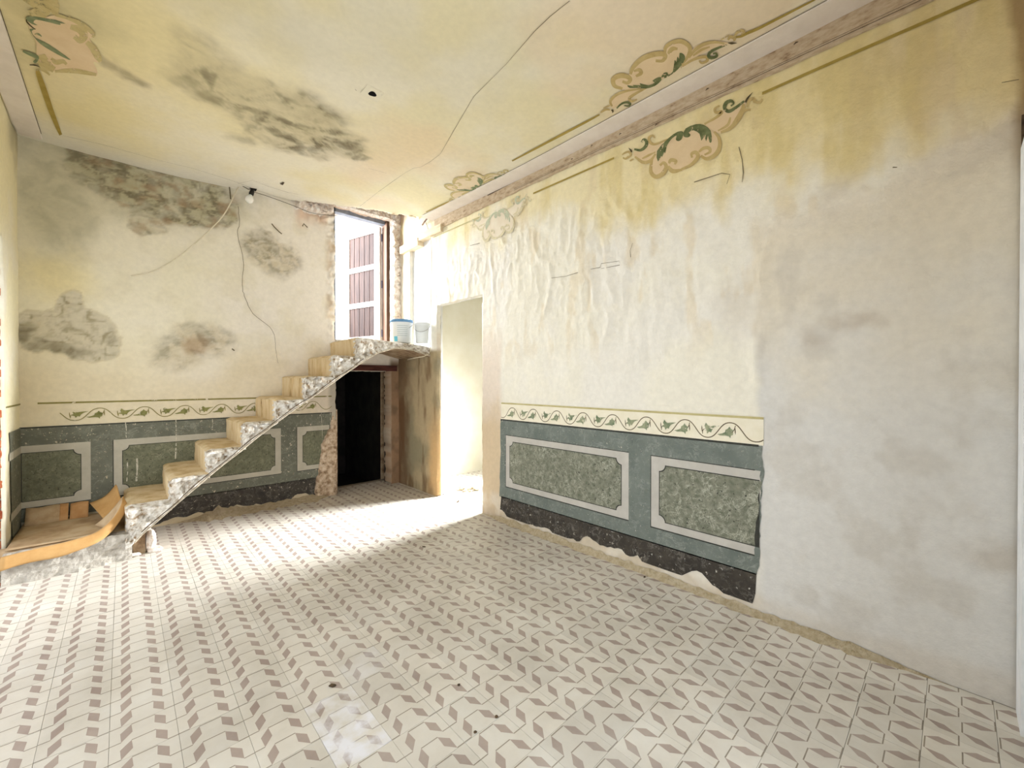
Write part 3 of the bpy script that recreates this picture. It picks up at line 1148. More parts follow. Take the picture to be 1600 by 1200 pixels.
# ------------------------------------------------------------------ cartouches
CT = {
    'pink': [[(130, 570), (108, 525), (150, 475), (262, 465), (285, 395), (380, 310), (490, 265), (590, 262), (612, 200), (680, 150), (760, 135), (830, 168), (850, 225), (815, 315), (760, 390), (690, 450), (600, 495), (520, 535), (400, 592), (290, 618), (190, 606)],
             [(850, 245), (940, 172), (1060, 142), (1130, 142), (1205, 156), (1190, 186), (1110, 215), (1010, 240), (900, 300), (790, 375)],
             [(240, 620), (135, 660), (85, 735), (105, 788), (150, 772), (232, 722), (262, 690), (300, 655), (420, 600)]],
    'tan': [([(200, 600), (125, 572), (112, 510), (165, 476), (235, 478), (275, 508), (250, 545), (200, 530)], 38),
            ([(275, 460), (305, 392), (385, 315), (480, 275), (575, 262), (612, 285), (585, 330), (520, 330)], 40),
            ([(606, 265), (618, 200), (682, 155), (760, 142), (828, 176), (850, 225), (822, 300), (760, 380)], 34),
            ([(640, 262), (680, 215), (730, 215)], 34),
            ([(330, 480), (378, 450), (360, 418), (310, 430)], 30),
            ([(760, 395), (860, 330), (950, 296), (1010, 295), (1015, 330), (965, 352), (938, 330)], 24),
            ([(840, 300), (900, 225), (990, 168), (1090, 150), (1180, 165)], 26),
            ([(880, 280), (960, 225), (1040, 195)], 20),
            ([(1140, 135), (1180, 110), (1228, 78)], 10),
            ([(1215, 130), (1238, 100), (1280, 118), (1270, 140)], 24),
            ([(1275, 110), (1300, 62), (1345, 38), (1370, 55), (1340, 78)], 22),
            ([(100, 770), (85, 720), (140, 660), (240, 622), (380, 600)], 22),
            ([(430, 592), (330, 645), (268, 690), (290, 722), (340, 702)], 22),
            ([(15, 785), (60, 770), (80, 760)], 9),
            ([(-10, 830), (40, 800), (80, 805)], 18)],
    'green': [[(575, 482), (600, 445), (632, 442), (645, 462), (685, 432), (702, 320), (718, 342), (730, 288), (745, 312), (750, 253), (790, 268), (802, 312), (762, 380), (702, 440), (622, 492), (582, 497)],
              [(582, 495), (545, 488), (488, 522), (512, 540), (450, 566), (365, 545), (375, 566), (300, 562), (310, 575), (247, 565), (272, 592), (345, 592), (432, 597), (512, 572), (562, 532)]],
    'greenr': [([(1205, 172), (1120, 206), (1052, 240), (1028, 282), (1055, 302), (1105, 285), (1100, 258), (1070, 262)], 24),
               ([(145, 788), (190, 745), (240, 730), (275, 745), (258, 766), (215, 760)], 17)],
    'dark': [([(1213, 155), (1250, 160), (1302, 158)], [4, 22, 2]), ([(98, 800), (108, 815), (104, 834)], [18, 16, 2])],
    'olive': [([(1290, 105), (1340, 96), (1400, 66), (1470, 36), (1552, -2), (1900, -180), (2200, -335)], 22), ([(-20, 850), (-120, 905), (-300, 1000), (-480, 1095), (-700, 1212), (-860, 1297)], 18)],
}
WT = {
    'pink': [[(450, 650), (470, 570), (560, 505), (650, 445), (720, 440), (800, 385), (900, 368), (1010, 420), (1080, 500), (1098, 600), (1060, 690), (960, 728), (890, 700), (840, 775), (720, 838), (620, 858), (560, 830), (540, 850), (500, 890), (430, 912), (380, 860), (378, 770), (405, 705)],
             [(950, 362), (1060, 290), (1120, 225), (1160, 200), (1250, 205), (1350, 120), (1378, 132), (1340, 230), (1290, 330), (1210, 410), (1110, 455), (1020, 425)],
             [(440, 660), (380, 740), (300, 768), (220, 712), (200, 655), (260, 635), (340, 560), (420, 575), (560, 510)]],
    'tan': [([(392, 720), (380, 850), (430, 908), (500, 880), (540, 810), (515, 762), (475, 790)], 36),
            ([(560, 800), (610, 850), (705, 835)], 36), ([(570, 770), (590, 735), (640, 745), (630, 780)], 30),
            ([(700, 830), (800, 785), (870, 705), (850, 655), (805, 670), (810, 710)], 32),
            ([(900, 690), (965, 722), (1050, 680), (1096, 600), (1090, 510), (1040, 440)], 34),
            ([(880, 650), (930, 612), (985, 610), (995, 650), (940, 680)], 28),
            ([(940, 360), (1060, 292), (1120, 235), (1060, 238), (1048, 200), (1095, 168)], 26),
            ([(1110, 448), (1210, 400), (1290, 310), (1345, 225), (1418, 210)], 34),
            ([(1350, 150), (1325, 230), (1240, 350)], 34), ([(1210, 290), (1180, 370), (1080, 430)], 22),
            ([(1385, 182), (1400, 125), (1440, 95), (1465, 125), (1515, 135), (1540, 98)], 26),
            ([(1350, 225), (1380, 210), (1420, 208)], 12),
            ([(560, 515), (430, 570), (372, 550), (362, 500), (400, 480), (420, 505)], 22),
            ([(215, 700), (300, 758), (375, 740), (430, 670)], 28), ([(290, 720), (350, 690), (430, 650)], 18),
            ([(160, 745), (200, 722)], 14), ([(90, 710), (120, 720), (170, 680), (150, 650), (110, 660), (80, 680)], 20)],
    'green': [[(718, 475), (745, 405), (850, 362), (935, 372), (1005, 430), (1014, 540), (992, 550), (975, 480), (957, 540), (938, 485), (908, 535), (888, 462), (825, 425), (775, 448), (795, 470), (778, 495), (740, 498)],
              [(718, 440), (660, 440), (560, 510), (445, 640), (455, 750), (490, 690), (497, 705), (520, 650), (530, 665), (552, 580), (600, 512), (650, 478), (640, 520), (665, 538), (700, 520), (716, 480)]],
    'greenr': [([(1352, 122), (1270, 185), (1195, 228), (1150, 195), (1165, 140), (1215, 118), (1240, 145), (1212, 170)], 30),
               ([(208, 622), (275, 632), (328, 590), (335, 540), (305, 520), (285, 550)], 26)],
    'dark': [([(1365, 135), (1390, 90), (1442, 28)], [20, 18, 2]), ([(150, 610), (175, 635), (180, 655)], [4, 20, 12])],
    'olive': [],
}


def cartouche(shape, mapf, fn, wall, mats, sc):
    """shape pieces in drawing units; mapf takes a drawing point to wall coordinates; sc is metres per drawing unit"""
    Mp, Mt, Mg, Md, Mo = mats
    dc = Decal(fn)
    for P in shape['pink']:
        dc.poly([mapf(*p) for p in spline(P, 3, True)], 0, 0.0)
    root = dc.build('painted_cartouche', Mp, wall)

    def ribs(key, mat, name, lift):
        dc = Decal(fn)
        for P, w in shape[key]:
            S = spline(P, 6)
            n = len(S)
            if hasattr(w, '__len__'):
                ws = np.interp(np.linspace(0, 1, n), np.linspace(0, 1, len(w)), w)
            else:
                tt = np.linspace(0, 1, n)
                ws = w * 1.3 * (0.55 + 0.45 * np.sin(np.pi * np.clip(tt * 1.1, 0, 1)))
            L, R = [], []
            for i, p in enumerate(S):
                t = S[min(i + 1, n - 1)] - S[max(i - 1, 0)]
                l = math.hypot(*t) or 1
                nr = np.array([-t[1], t[0]]) / l * ws[i] / 2
                L.append(mapf(*(p + nr)))
                R.append(mapf(*(p - nr)))
            k = len(dc.V)
            dc.k += 1
            for a, b_ in zip(L, R):
                dc.V += [dc.fn(a[0], a[1], lift), dc.fn(b_[0], b_[1], lift)]
            for i in range(n - 1):
                q = k + 2 * i
                dc.F.append((q, q + 2, q + 3, q + 1))
                dc.M.append(0)
        if dc.V:
            dc.build(name, mat, wall)
    ribs('tan', Mt, 'painted_scroll', 0.0007)
    dc = Decal(fn)
    for P in shape['green']:
        dc.poly([mapf(*p) for p in spline(P, 2, True)], 0, 0.0014)
    dc.build('painted_acanthus', Mg, wall)
    ribs('greenr', Mg, 'painted_acanthus', 0.0014)
    ribs('dark', Md, 'painted_tip', 0.002)
    if shape['olive']:
        ribs('olive', Mo, 'painted_line', 0.0004)


def wmap(u, v):
    return onR(960 + u * 0.15, 140 + v * 0.15)


cartouche(WT, wmap, fR, wall_right, (M_pink, M_tanpaint, M_green, M_dark, M_olive), 0.15)
# the same stencil again further along the wall, washed out
M_pinkF = paint_mat('faded_pink_paint', [lin(222, 208, 184), lin(228, 218, 198)], 10, 0.0, 20)
M_tanF = paint_mat('faded_ochre_paint', [lin(208, 196, 160), lin(216, 206, 174)], 16, 0.08, 24)
M_greenF = paint_mat('faded_green_paint', [lin(172, 178, 152), lin(196, 198, 172)], 24, 0.08, 28)
M_tanM = paint_mat('half_faded_ochre_paint', [lin(184, 166, 112), lin(200, 184, 134)], 16, 0.06, 24)
M_greenM = paint_mat('half_faded_green_paint', [lin(104, 116, 82), lin(142, 150, 112)], 24, 0.02, 28)
WS = onR(820, 312)[0] - wmap(1375, 140)[0]
WZ = onR(800, 315)[1] - wmap(1200, 150)[1]
cartouche(WT, lambda u, v: (wmap(u, v)[0] + WS, wmap(u, v)[1] + 0.02), fR, wall_right, (M_pinkF, M_tanF, M_greenF, M_greenF, M_oliveP), 0.15)

# cracks on the right wall
dc = Decal(fR)
for px in ([(862, 434.5), (884, 432), (900, 427), (922, 421), (938, 418), (940, 412), (968, 408), (970, 414), (940, 420)],
           [(986, 402), (985, 392), (989, 380)], [(735, 384), (750, 380)], [(1136, 288), (1141, 273), (1128, 271), (1085, 285)], [(1155, 230), (1160, 250), (1162, 270), (1160, 285)],
           [(1395, 262), (1402, 262)], [(1565, 130), (1592, 125)]):
    dc.ribbon([onR(*p) for p in px], [0.002 + 0.004 * random.random() for _ in px], 0, 0.004)
dc.build('crack', M_crack, wall_right)

# ================================================================== WALL BACK
DOOR_B = (1.912, 2.640, -1, 1.525)
WIN_B = (1.905, 2.655, 1.865, 3.56)


def pxB(x0, x1, y0, y1, s):
    a, b = onB(x0, (y0 + y1) / 2), onB(x1, (y0 + y1) / 2)
    c, d = onB((x0 + x1) / 2, y0), onB((x0 + x1) / 2, y1)
    return ((a[0] + b[0]) / 2, (c[1] + d[1]) / 2, abs(b[0] - a[0]) / 2, abs(c[1] - d[1]) / 2, s)


B_bare = [pxB(22, 120, 482, 552, 1.0), pxB(60, 185, 482, 566, 1.0), pxB(86, 142, 455, 520, 1.0), pxB(120, 190, 500, 568, 1.0), pxB(30, 90, 480, 545, 1.0)]
B_mould = [pxB(235, 330, 520, 585, 0.8), pxB(262, 365, 500, 560, 0.85), pxB(374, 440, 348, 415, 0.9), pxB(395, 470, 370, 435, 0.8)]
B_top = [pxB(120, 380, 245, 345, 1.0), pxB(100, 250, 225, 320, 0.9), pxB(250, 378, 285, 352, 1.0), pxB(200, 262, 330, 372, 0.8)]


def relief_B(x, z):
    h = (fbm(x * 2, z * 2, 105, 3) - 0.5) * 0.012
    h = h * (0.2 + 0.8 * sst(1.16, 1.32, z))
    bare = blobs(x, z, B_bare, 131)
    h = h - bare * (0.010 + (ridge(x * 7 + fbm(x * 3, z * 3, 145, 2) * 2, z * 9, 141, 4) - 0.4) * 0.03)
    m = blobs(x, z, B_mould[2:4], 151)
    h = h - m * (ridge(x * 10, z * 10, 143, 4) - 0.4) * 0.018
    t = blobs(x, z, B_top, 221)
    h = h - t * (ridge(x * 6, z * 11, 149, 4) - 0.4) * 0.012
    rub = sst(1.42, 1.55, x) * sst(3.22, 3.40, z + 0.0 * x)
    h = h + rub * (fbm(x * 16, z * 16, 144, 4) - 0.5) * 0.09
    jam = np.maximum(sst(0.10, 0.03, np.abs(x - 1.88)), sst(0.02, 0.08, x - 2.64)) * sst(1.8, 1.9, z)
    h = h + jam * (fbm(x * 14, z * 10, 147, 4) - 0.5) * 0.11
    return h - 0.004


def fnB(x, z):
    return np.stack([x, YB - relief_B(x, z), z], -1)


def colB(x, z):
    n1 = fbm(x * 2, z * 2, 205, 5)
    n2 = fbm(x * 6, z * 6, 207, 4)
    n3 = fbm(x * 18, z * 18, 209, 3)
    q = mottle(x, z, 213)
    q2 = mottle(x * 1.3, z * 2.2, 215, 12)
    c = mix(lin(227, 219, 194), lin(230, 222, 209), sst(-0.2, 1.6, x + (n1 - 0.5) * 1.6))
    c = mix(c, lin(214, 204, 176), sst(0.5, 0.75, n2) * 0.35)
    c = mix(c, lin(228, 210, 144), blobs(x, z, [pxB(20, 150, 395, 475, 0.8)], 211, (1.4, 0.3)) * 0.6)
    c = mix(c, lin(210, 188, 150), sst(1.9, 1.25, z + (n1 - 0.5) * 0.8) * 0.35)
    # grey damp along the top, darker scabby band inside it
    veil = blobs(x, z, [pxB(0, 400, 170, 350, 1.0), pxB(20, 160, 200, 420, 0.9)], 229, (1.25, 0.5))
    c = mix(c, lin(168, 164, 138), veil * (0.45 + 0.35 * q))
    t = blobs(x, z, B_top, 221, (1.08, 0.85))
    tc = mix(lin(176, 168, 138), lin(118, 110, 86), sst(0.15, 0.85, q2))
    c = mix(c, tc, t * (0.45 + 0.5 * q))
    c = mix(c, lin(162, 134, 104), t * sst(0.5, 0.8, fbm(x * 9, z * 14, 217, 4)) * 0.6)
    mo = blobs(x, z, B_mould, 231, (1.2, 0.55))
    c = mix(c, mix(lin(186, 172, 142), lin(134, 124, 98), sst(0.2, 0.8, q)), mo * (0.45 + 0.5 * q2))
    c = mix(c, lin(158, 124, 88), blobs(x, z, [pxB(285, 330, 520, 555, 0.8)], 233, (1.3, 0.3)) * 0.6)
    ba = sst(0.2, 0.6, blobs(x, z, B_bare, 131))
    bc = mix(lin(208, 199, 176), lin(160, 149, 120), sst(0.72, 1.05, ridge(x * 7 + fbm(x * 3, z * 3, 145, 2) * 2, z * 9, 141, 4) * 1.4 - 0.1))
    bc = mix(bc, lin(172, 162, 134), sst(0.45, 0.8, ridge(x * 17 + fbm(x * 6, z * 6, 251, 2) * 3, z * 22, 247, 4)) * 0.6)
    bc = mix(bc, lin(190, 182, 160), q2 * 0.4)
    bc = mix(bc, lin(116, 106, 80), blobs(x, z, [pxB(35, 150, 532, 556, 1.0), pxB(15, 60, 500, 540, 0.9), pxB(165, 188, 510, 540, .7)], 241, (1.3, 0.4)) * (0.35 + 0.6 * q))
    c = mix(c, bc, ba)
    rimb = np.clip(sst(0.02, 0.25, blobs(x, z, B_bare, 131)) - ba, 0, 1)
    c = mix(c, lin(170, 156, 122), rimb * 0.45)
    c = mix(c, lin(120, 58, 34), blobs(x, z, [pxB(22, 38, 508, 520, 1.0)], 243, (1.0, 0.6)))
    rub = sst(1.42, 1.52, x) * sst(3.18, 3.36, z + (n2 - 0.5) * 0.2)
    c = mix(c, RUB, rub)
    jam = np.maximum(sst(0.12, 0.04, np.abs(x - 1.88) + (n2 - 0.5) * 0.06), sst(2.62, 2.68, x)) * sst(1.8, 1.9, z)
    c = mix(c, mix(lin(232, 224, 212), lin(206, 186, 162), sst(0.5, 0.75, n2)), jam)
    # foot of the wall
    c = mix(c, lin(186, 168, 134), sst(0.12, 0.04, z + (n2 - 0.5) * 0.1) * 0.7)
    jl = sst(1.80, 1.86, x) * sst(1.6, 1.5, z)
    c = mix(c, lin(176, 168, 152), jl * 0.8)
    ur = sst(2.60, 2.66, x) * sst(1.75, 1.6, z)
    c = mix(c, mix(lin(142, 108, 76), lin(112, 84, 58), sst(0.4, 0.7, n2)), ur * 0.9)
    return c


def revealB(c):
    for h in (DOOR_B, WIN_B):
        if h[0] - 0.06 < c.x < h[1] + 0.06 and max(h[2], 0.02) - 0.06 < c.z < h[3] + 0.06 and c.z > 0.01:
            return True
    return False


wall_back = wall_grid('wall_back', (XL - 0.02, XR + 0.02), (0.0, 4.0), 0.0125, [DOOR_B, WIN_B], fnB, colB, M_wallB,
                      reveal=(lambda c: (0, 0.34 if c.z > 1.7 else 0.2, 0), revealB, 0, 0, 0), ragged=0.016)
mb = MB()
yo = YB + 0.21
mb.box(XL - 0.5, DOOR_B[0], yo + 0.13, yo + 0.15, 0, 4.0)
mb.box(DOOR_B[1] + 0.02, XR + 0.3, yo + 0.13, yo + 0.15, 0, 4.0)
mb.box(DOOR_B[0], DOOR_B[1] + 0.02, yo + 0.13, yo + 0.15, 1.55, 1.84)
mb.box(DOOR_B[0], DOOR_B[1] + 0.02, yo + 0.13, yo + 0.15, 3.60, 4.0)
mb.build('masonry_core', M_soffit, wall_back)


def fB(x, z, l=0.0):
    return (x, YB + 0.0005 - l, z)


# dado of the back wall
DX1 = 1.86
dc = Decal(fB)
dc.poly([(XL, 0.235), (DX1 - 0.12, 0.235)] + ragged_line((DX1 - 0.15, 0.235), (DX1, 0.85), 14, 0.02, 35) + [(DX1, 1.008), (XL, 1.012)])
dc.build('painted_dado', M_dadoL, wall_back)
dc = Decal(fB)
low = []
for i in range(60):
    x = XL + 0.6 + (1.74 - XL - 0.6) * i / 59
    a = float(fbm(np.array(x * 6.0), np.array(8.0), 191, 4))
    low.append((x, 0.02 + 0.08 * max(0, a - 0.45) * 2))
dc.poly(low + [(1.76, 0.242), (XL + 0.6, 0.242)])
dc.build('painted_skirting', M_skirt, wall_back)
dc = Decal(fB)
dc.rect(XL, DX1, 1.000, 1.011, 0, 0.0008, 6)
dc.build('dado_top_line', M_line, wall_back)
FB = [(XL - 0.5, -0.212), (-0.066, 1.300), (1.470, 1.89)]
for k, (a, b_) in enumerate(FB):
    a1 = max(a, XL)
    b1 = min(b_, 1.83)
    dc = Decal(fB)
    dc.rect(a1, b1, 0.345, 0.858, 0, 0.0008, 6)
    dc.build('painted_frame', M_frameL, wall_back)
    ia = (a + 0.062, b_ - 0.062, 0.345 + 0.058, 0.858 - 0.062)
    if k == 0:
        ia = (XL + 0.012, b_ - 0.062, ia[2], ia[3])
    if k == 2:
        ia = (ia[0], 1.825, ia[2], ia[3])
    cor = (k != 0, k != 2, k != 2, k != 0)
    dc = Decal(fB)
    dc.poly(notched(ia[0] - 0.005, ia[1] + 0.005, ia[2] - 0.005, ia[3] + 0.005, corners=cor), 0, 0.0014)
    dc.build('panel_outline', M_line, wall_back)
    dc = Decal(fB)
    dc.poly(notched(*ia, corners=cor), 0, 0.0022)
    dc.build('marbled_panel', M_marbleL, wall_back)
    dc = Decal(fB)
    dc.rect(a1, b1, 0.340, 0.347, 0, 0.0016)
    if k > 0:
        dc.rect(a - 0.006, a, 0.340, 0.858, 0, 0.0016)
    dc.build('frame_outline', M_line, wall_back)
border(fB, -0.52, 1.86, 0.300, 0.146, 1.010, 1.10, 1.215, 0.050, wall_back,
       (None, M_vineY, M_vineY, M_leafY), grow=1, skip=lambda u: u < -0.40)
# pale drips of limewash that ran over the dado
M_drip = paint_mat('limewash_drip', [lin(176, 170, 150), lin(206, 200, 182)], 30, 0.10, 40)
dc = Decal(fB)
for (px, py, qx, qy, w) in ((196, 660, 197, 684, 0.008), (275, 655, 274, 718, 0.010), (332, 655, 331, 672, 0.008), (214, 716, 213, 752, 0.014), (199, 722, 198, 752, 0.009),
                            (516, 640, 515, 700, 0.006), (502, 645, 504, 712, 0.005)):
    a, b_ = onB(px, py), onB(qx, qy)
    S = spline([a, ((a[0] + b_[0]) / 2 + 0.004, (a[1] + b_[1]) / 2), b_], 6)
    dc.ribbon(S, list(w * (0.5 + 0.5 * np.abs(np.sin(np.linspace(0.4, 5, len(S)))))), 0, 0.003)
dc.build('limewash_drip', M_drip, wall_back)
# crack down the back wall
dc = Decal(lambda x, z, l: (x, YB - 0.013 - l, z))
cp = [(1062, 350), (1068, 430), (1060, 480), (1085, 590), (1080, 700), (1090, 750), (1130, 830), (1215, 905), (1230, 1000), (1240, 1050)]
S = spline([onB(x * 0.35, 200 + y * 0.35) for x, y in cp], 5)
S = [(p[0] + random.uniform(-.004, .004), p[1]) for p in S]
dc.ribbon(S, [0.0045] * 30 + list(np.linspace(0.0045, 0.002, len(S) - 30)))
for px in ([(358, 292), (359, 300), (360, 312)], [(424, 350), (428, 355), (436, 363), (440, 366)], [(472, 354), (474, 350), (480, 356)], [(362, 545), (366, 548)]):
    dc.ribbon([onB(*p) for p in px], 0.012)
dc.build('crack', M_crack, wall_back)


# broken rubble beside the low doorway
def chunk(name, u0, u1, v0, v1, fn, outline, depth, mat, parent, seed, res=0.016, smooth=False):
    """rough lump on a wall: fn(u, v, h) ; outline(u, v) -> 0..1 inside factor"""
    U = np.arange(u0, u1 + res, res)
    Vv = np.arange(v0, v1 + res, res)
    uu, vv = np.meshgrid(U, Vv, indexing='ij')
    p = np.stack([uu.ravel(), vv.ravel()], 1)
    n = max(8, int((u1 - u0) * (v1 - v0) / 0.0035))
    d, r = cellnoise(p + 0.02 * (np.stack([fbm(p[:, 0] * 20, p[:, 1] * 20, seed, 2), fbm(p[:, 0] * 20, p[:, 1] * 20, seed + 5, 2)], 1)), n, ((u0, v0), (u1, v1)), seed)
    inside = outline(p[:, 0], p[:, 1])
    h = inside * (depth * (0.45 + 0.55 * r) - d * 0.25 + (fbm(p[:, 0] * 30, p[:, 1] * 30, seed + 2, 3) - 0.5) * depth * 0.5) - (1 - inside) * 0.03
    V = [fn(a, b, c) for a, b, c in zip(p[:, 0], p[:, 1], h)]
    nu, nv = len(U), len(Vv)
    Fc = [(i * nv + j, i * nv + j + 1, (i + 1) * nv + j + 1, (i + 1) * nv + j) for i in range(nu - 1) for j in range(nv - 1)]
    ok = (inside > 0.02).reshape(nu, nv)
    Fc = [f for f, (i, j) in zip(Fc, [(i, j) for i in range(nu - 1) for j in range(nv - 1)]) if ok[i:i + 2, j:j + 2].any()]
    me = mesh(name, V, Fc, smooth)
    return link(name, me, [mat], parent)


def out1(x, z):
    n = fbm(x * 9, z * 9, 301, 3)
    edge = 1.90 - (0.05 + 0.13 * sst(0.95, 0.55, z) + 0.05 * sst(0.4, 0.1, z)) + (n - 0.5) * 0.09
    return sst(-0.01, 0.02, x - edge) * sst(1.925, 1.905, x) * sst(1.05, 0.8, z + (n - .5) * 0.2)


chunk('bare_rubble', 1.60, 1.925, 0.0, 1.1, lambda u, v, h: (u, YB - 0.008 - h, v), out1, 0.035, M_rubble, wall_back, 5)
# lintel of the low doorway
mb = MB()
mb.box(1.80, 2.72, YB - 0.02, YB + 0.2, 1.525, 1.60)
mb.build('lintel', M_lintelD, wall_back)


# broken masonry around the upper doorway (right pier and above)
def out2(x, z):
    n = fbm(x * 8, z * 8, 311, 3)
    return sst(2.64, 2.66, x) * sst(1.84, 1.9, z)


chunk('bare_rubble', 2.635, 2.76, 1.84, 3.9, lambda u, v, h: (u, YB - 0.02 - h, v), out2, 0.06, M_palerub, wall_back, 9)


def out3(x, z):
    n = fbm(x * 8, z * 8, 313, 3)
    return sst(1.45, 1.50, x + (n - 0.5) * 0.1) * sst(3.37, 3.42, z + (n - 0.5) * 0.12 - 0.10 * sst(1.75, 1.9, x))


chunk('bare_rubble', 1.42, 2.76, 3.30, 3.98, lambda u, v, h: (u, YB - 0.012 - h, v), lambda x, z: out3(x, z) * (1 - ((x > WIN_B[0] - 0.01) & (x < WIN_B[1] + 0.01) & (z < WIN_B[3] - 0.005))), 0.05, M_palerub, wall_back, 13)

# store room behind the low doorway, its darkness painted as near-black walls
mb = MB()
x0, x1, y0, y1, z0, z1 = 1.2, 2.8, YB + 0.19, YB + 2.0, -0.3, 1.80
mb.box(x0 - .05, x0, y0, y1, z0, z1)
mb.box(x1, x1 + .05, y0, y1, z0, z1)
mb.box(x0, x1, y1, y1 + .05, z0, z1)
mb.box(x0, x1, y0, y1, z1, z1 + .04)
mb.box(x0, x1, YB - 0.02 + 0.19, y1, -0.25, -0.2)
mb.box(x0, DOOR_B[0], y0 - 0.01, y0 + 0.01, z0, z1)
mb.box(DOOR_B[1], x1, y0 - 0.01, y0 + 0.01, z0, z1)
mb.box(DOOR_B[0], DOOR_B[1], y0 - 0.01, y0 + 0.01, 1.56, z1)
mb.build('store_room', M_void, wall_back)

# ================================================================== WALL LEFT (pier and lintel of the brick-edged opening)
PIER = 4.64


def relief_L(y, z):
    return (fbm(y * 3, z * 3, 405, 3) - 0.5) * 0.012


def colL(y, z):
    n1 = fbm(y * 2, z * 2, 415, 4)
    n2 = fbm(y * 8, z * 8, 417, 4)
    c = mix(lin(232, 224, 192), PALE, sst(0.4, 0.7, n1) * 0.6)
    c = mix(c, YELLOW, sst(2.0, 3.0, z) * 0.4)
    c = mix(c, lin(150, 140, 110), sst(3.0, 3.35, z + (n2 - .5) * .3) * sst(4.7, 5.1, y) * 0.7)
    return c


OPEN_L = (1.0, PIER, -1, 2.42)
wall_left = wall_grid('wall_left', (YF, YB + 0.02), (0, 3.6), 0.03, [OPEN_L], lambda y, z: np.stack([XL + relief_L(y, z) * (z < 9), y, z], -1), colL, M_wallB,
                      reveal=(lambda c: (-0.02, 0, 0), lambda c: OPEN_L[0] - .05 < c.y < OPEN_L[1] + .05 and c.z < OPEN_L[3] + .05 and c.z > 0.02, 0, 0, 0))
mb = MB()
mb.box(XL - 0.42, XL - 0.02, PIER + 0.02, YB + 0.2, 0, 3.6)
mb.box(XL - 0.42, XL - 0.02, OPEN_L[0], PIER + 0.02, OPEN_L[3], 3.6)
mb.box(XL - 0.42, XL - 0.02, YF - 0.3, OPEN_L[0], 0, 3.6)
mb.build('mortar_core', M_mortar, wall_left)
# bricks of the open jamb
bm = bmesh.new()
bmesh.ops.create_cube(bm, size=1)
bmesh.ops.bevel(bm, geom=list(bm.edges), offset=0.06, segments=1, affect='EDGES')
brick_me = bpy.data.meshes.new('brick')
bm.to_mesh(brick_me)
bm.free()
brick_me.materials.append(M_brick)
z = 0.05
row = 0
rb = random.Random(5)
while z < 2.32:
    hh = 0.058
    for k in range(2 if row % 2 == 0 else 3):
        w = 0.24 if row % 2 == 0 else (0.12 if k != 1 else 0.24)
        xs = XL - 0.012 - (0.25 * k if row % 2 == 0 else (0 if k == 0 else (0.13 if k == 1 else 0.38)))
        if xs - w < XL - 0.52:
            w = xs - (XL - 0.52)
        if w < 0.05:
            continue
        o = bpy.data.objects.new('brick', brick_me)
        COL.objects.link(o)
        o.scale = (w * rb.uniform(.95, 1), 0.10, hh * rb.uniform(.93, 1.0))
        o.location = (xs - w / 2, PIER + 0.045 + rb.uniform(-0.012, 0.008), z + hh / 2)
        o.rotation_euler = (rb.uniform(-.03, .03), 0, rb.uniform(-.03, .03))
        o.parent = wall_left
    z += 0.072
    row += 1
# painted dado running round the corner on the pier
fL = lambda y, z, l=0.0: (XL + 0.0075 + l, y, z)
dc = Decal(fL)
dc.poly([(YB, 0.2), (YB, 1.010)] + ragged_line((PIER + 0.13, 1.01), (PIER + 0.20, 0.2), 16, 0.02, 55))
dc.build('painted_dado', M_dadoL, wall_left)
dc = Decal(fL)
dc.rect(PIER + 0.10, YB, 0.80, 0.858, 0, 0.0008)
dc.rect(PIER + 0.14, YB, 0.345, 0.403, 0, 0.0008)
dc.build('painted_frame', M_frameL, wall_left)
dc = Decal(fL)
dc.rect(PIER + 0.06, YB, 1.195, 1.208, 0, 0.0)
dc.build('painted_line', M_vineY, wall_left)

# ================================================================== WALL FRONT (behind the camera, with an opening added for the fill lamp)
OPEN_F = (0.12, 1.38, 0.0, 2.33)
mb = MB()
mb.box(XL - 0.4, OPEN_F[0], YF - 0.25, YF, 0, 3.7)
mb.box(OPEN_F[1] + 0.03, XR + 0.3, YF - 0.25, YF - 0.02, 0, 3.7)
mb.box(OPEN_F[0], OPEN_F[1] + 0.03, YF - 0.25, YF, OPEN_F[3], 3.7)
wall_front = struct(mb.build('wall_front', M_rubble))
mb = MB()
mb.box(2.56, XR - 0.012, YF - 0.02, YF + 0.022, 0.0, 2.36)
mb.box(1.80, 1.90, YF - 0.02, YF + 0.022, 0.0, 2.36)
mb.box(1.90, 2.56, YF - 0.02, YF + 0.022, 2.27, 2.36)
mb.box(1.90, 2.56, YF - 0.02, YF + 0.008, 0.01, 2.27)
mb.box(OPEN_F[1], OPEN_F[1] + 0.1, YF, YF + 0.03, 0.0, 2.36)
mb.box(OPEN_F[0] - 0.1, OPEN_F[0], YF, YF + 0.03, 0.0, 2.36)
mb.box(OPEN_F[0] - 0.1, OPEN_F[1], YF, YF + 0.03, OPEN_F[3], 2.36)
door_1 = struct(mb.build('door_1', M_white))
mb = MB()
mb.box(XR - 0.014, XR + 0.002, YF - 0.02, YF + 0.020, 0.0, 2.5)
mb.build('painted_gap_shade', M_flakeshade, door_1)  # thin dark strip painted as the shade in the wall seam

# ================================================================== CEILING
def ceil_break(x, y):
    """ceiling plaster is missing in the corner above the upper doorway"""
    n = fbm(x * 9, y * 9, 501, 3)
    # line from (1.45, 5.2) to (2.72, 4.32)
    a = (y - 5.20) + (x - 1.45) * (0.88 / 1.27)
    return a + (n - 0.5) * 0.12


HOLE = onC(582, 146)


def keepC(x, y):
    return (ceil_break(x, y) < 0) & ~((np.abs(x - HOLE[0]) < 0.05) & (np.abs(y - HOLE[1]) < 0.05))


def pxC(x0, x1, y0, y1, s):
    pass


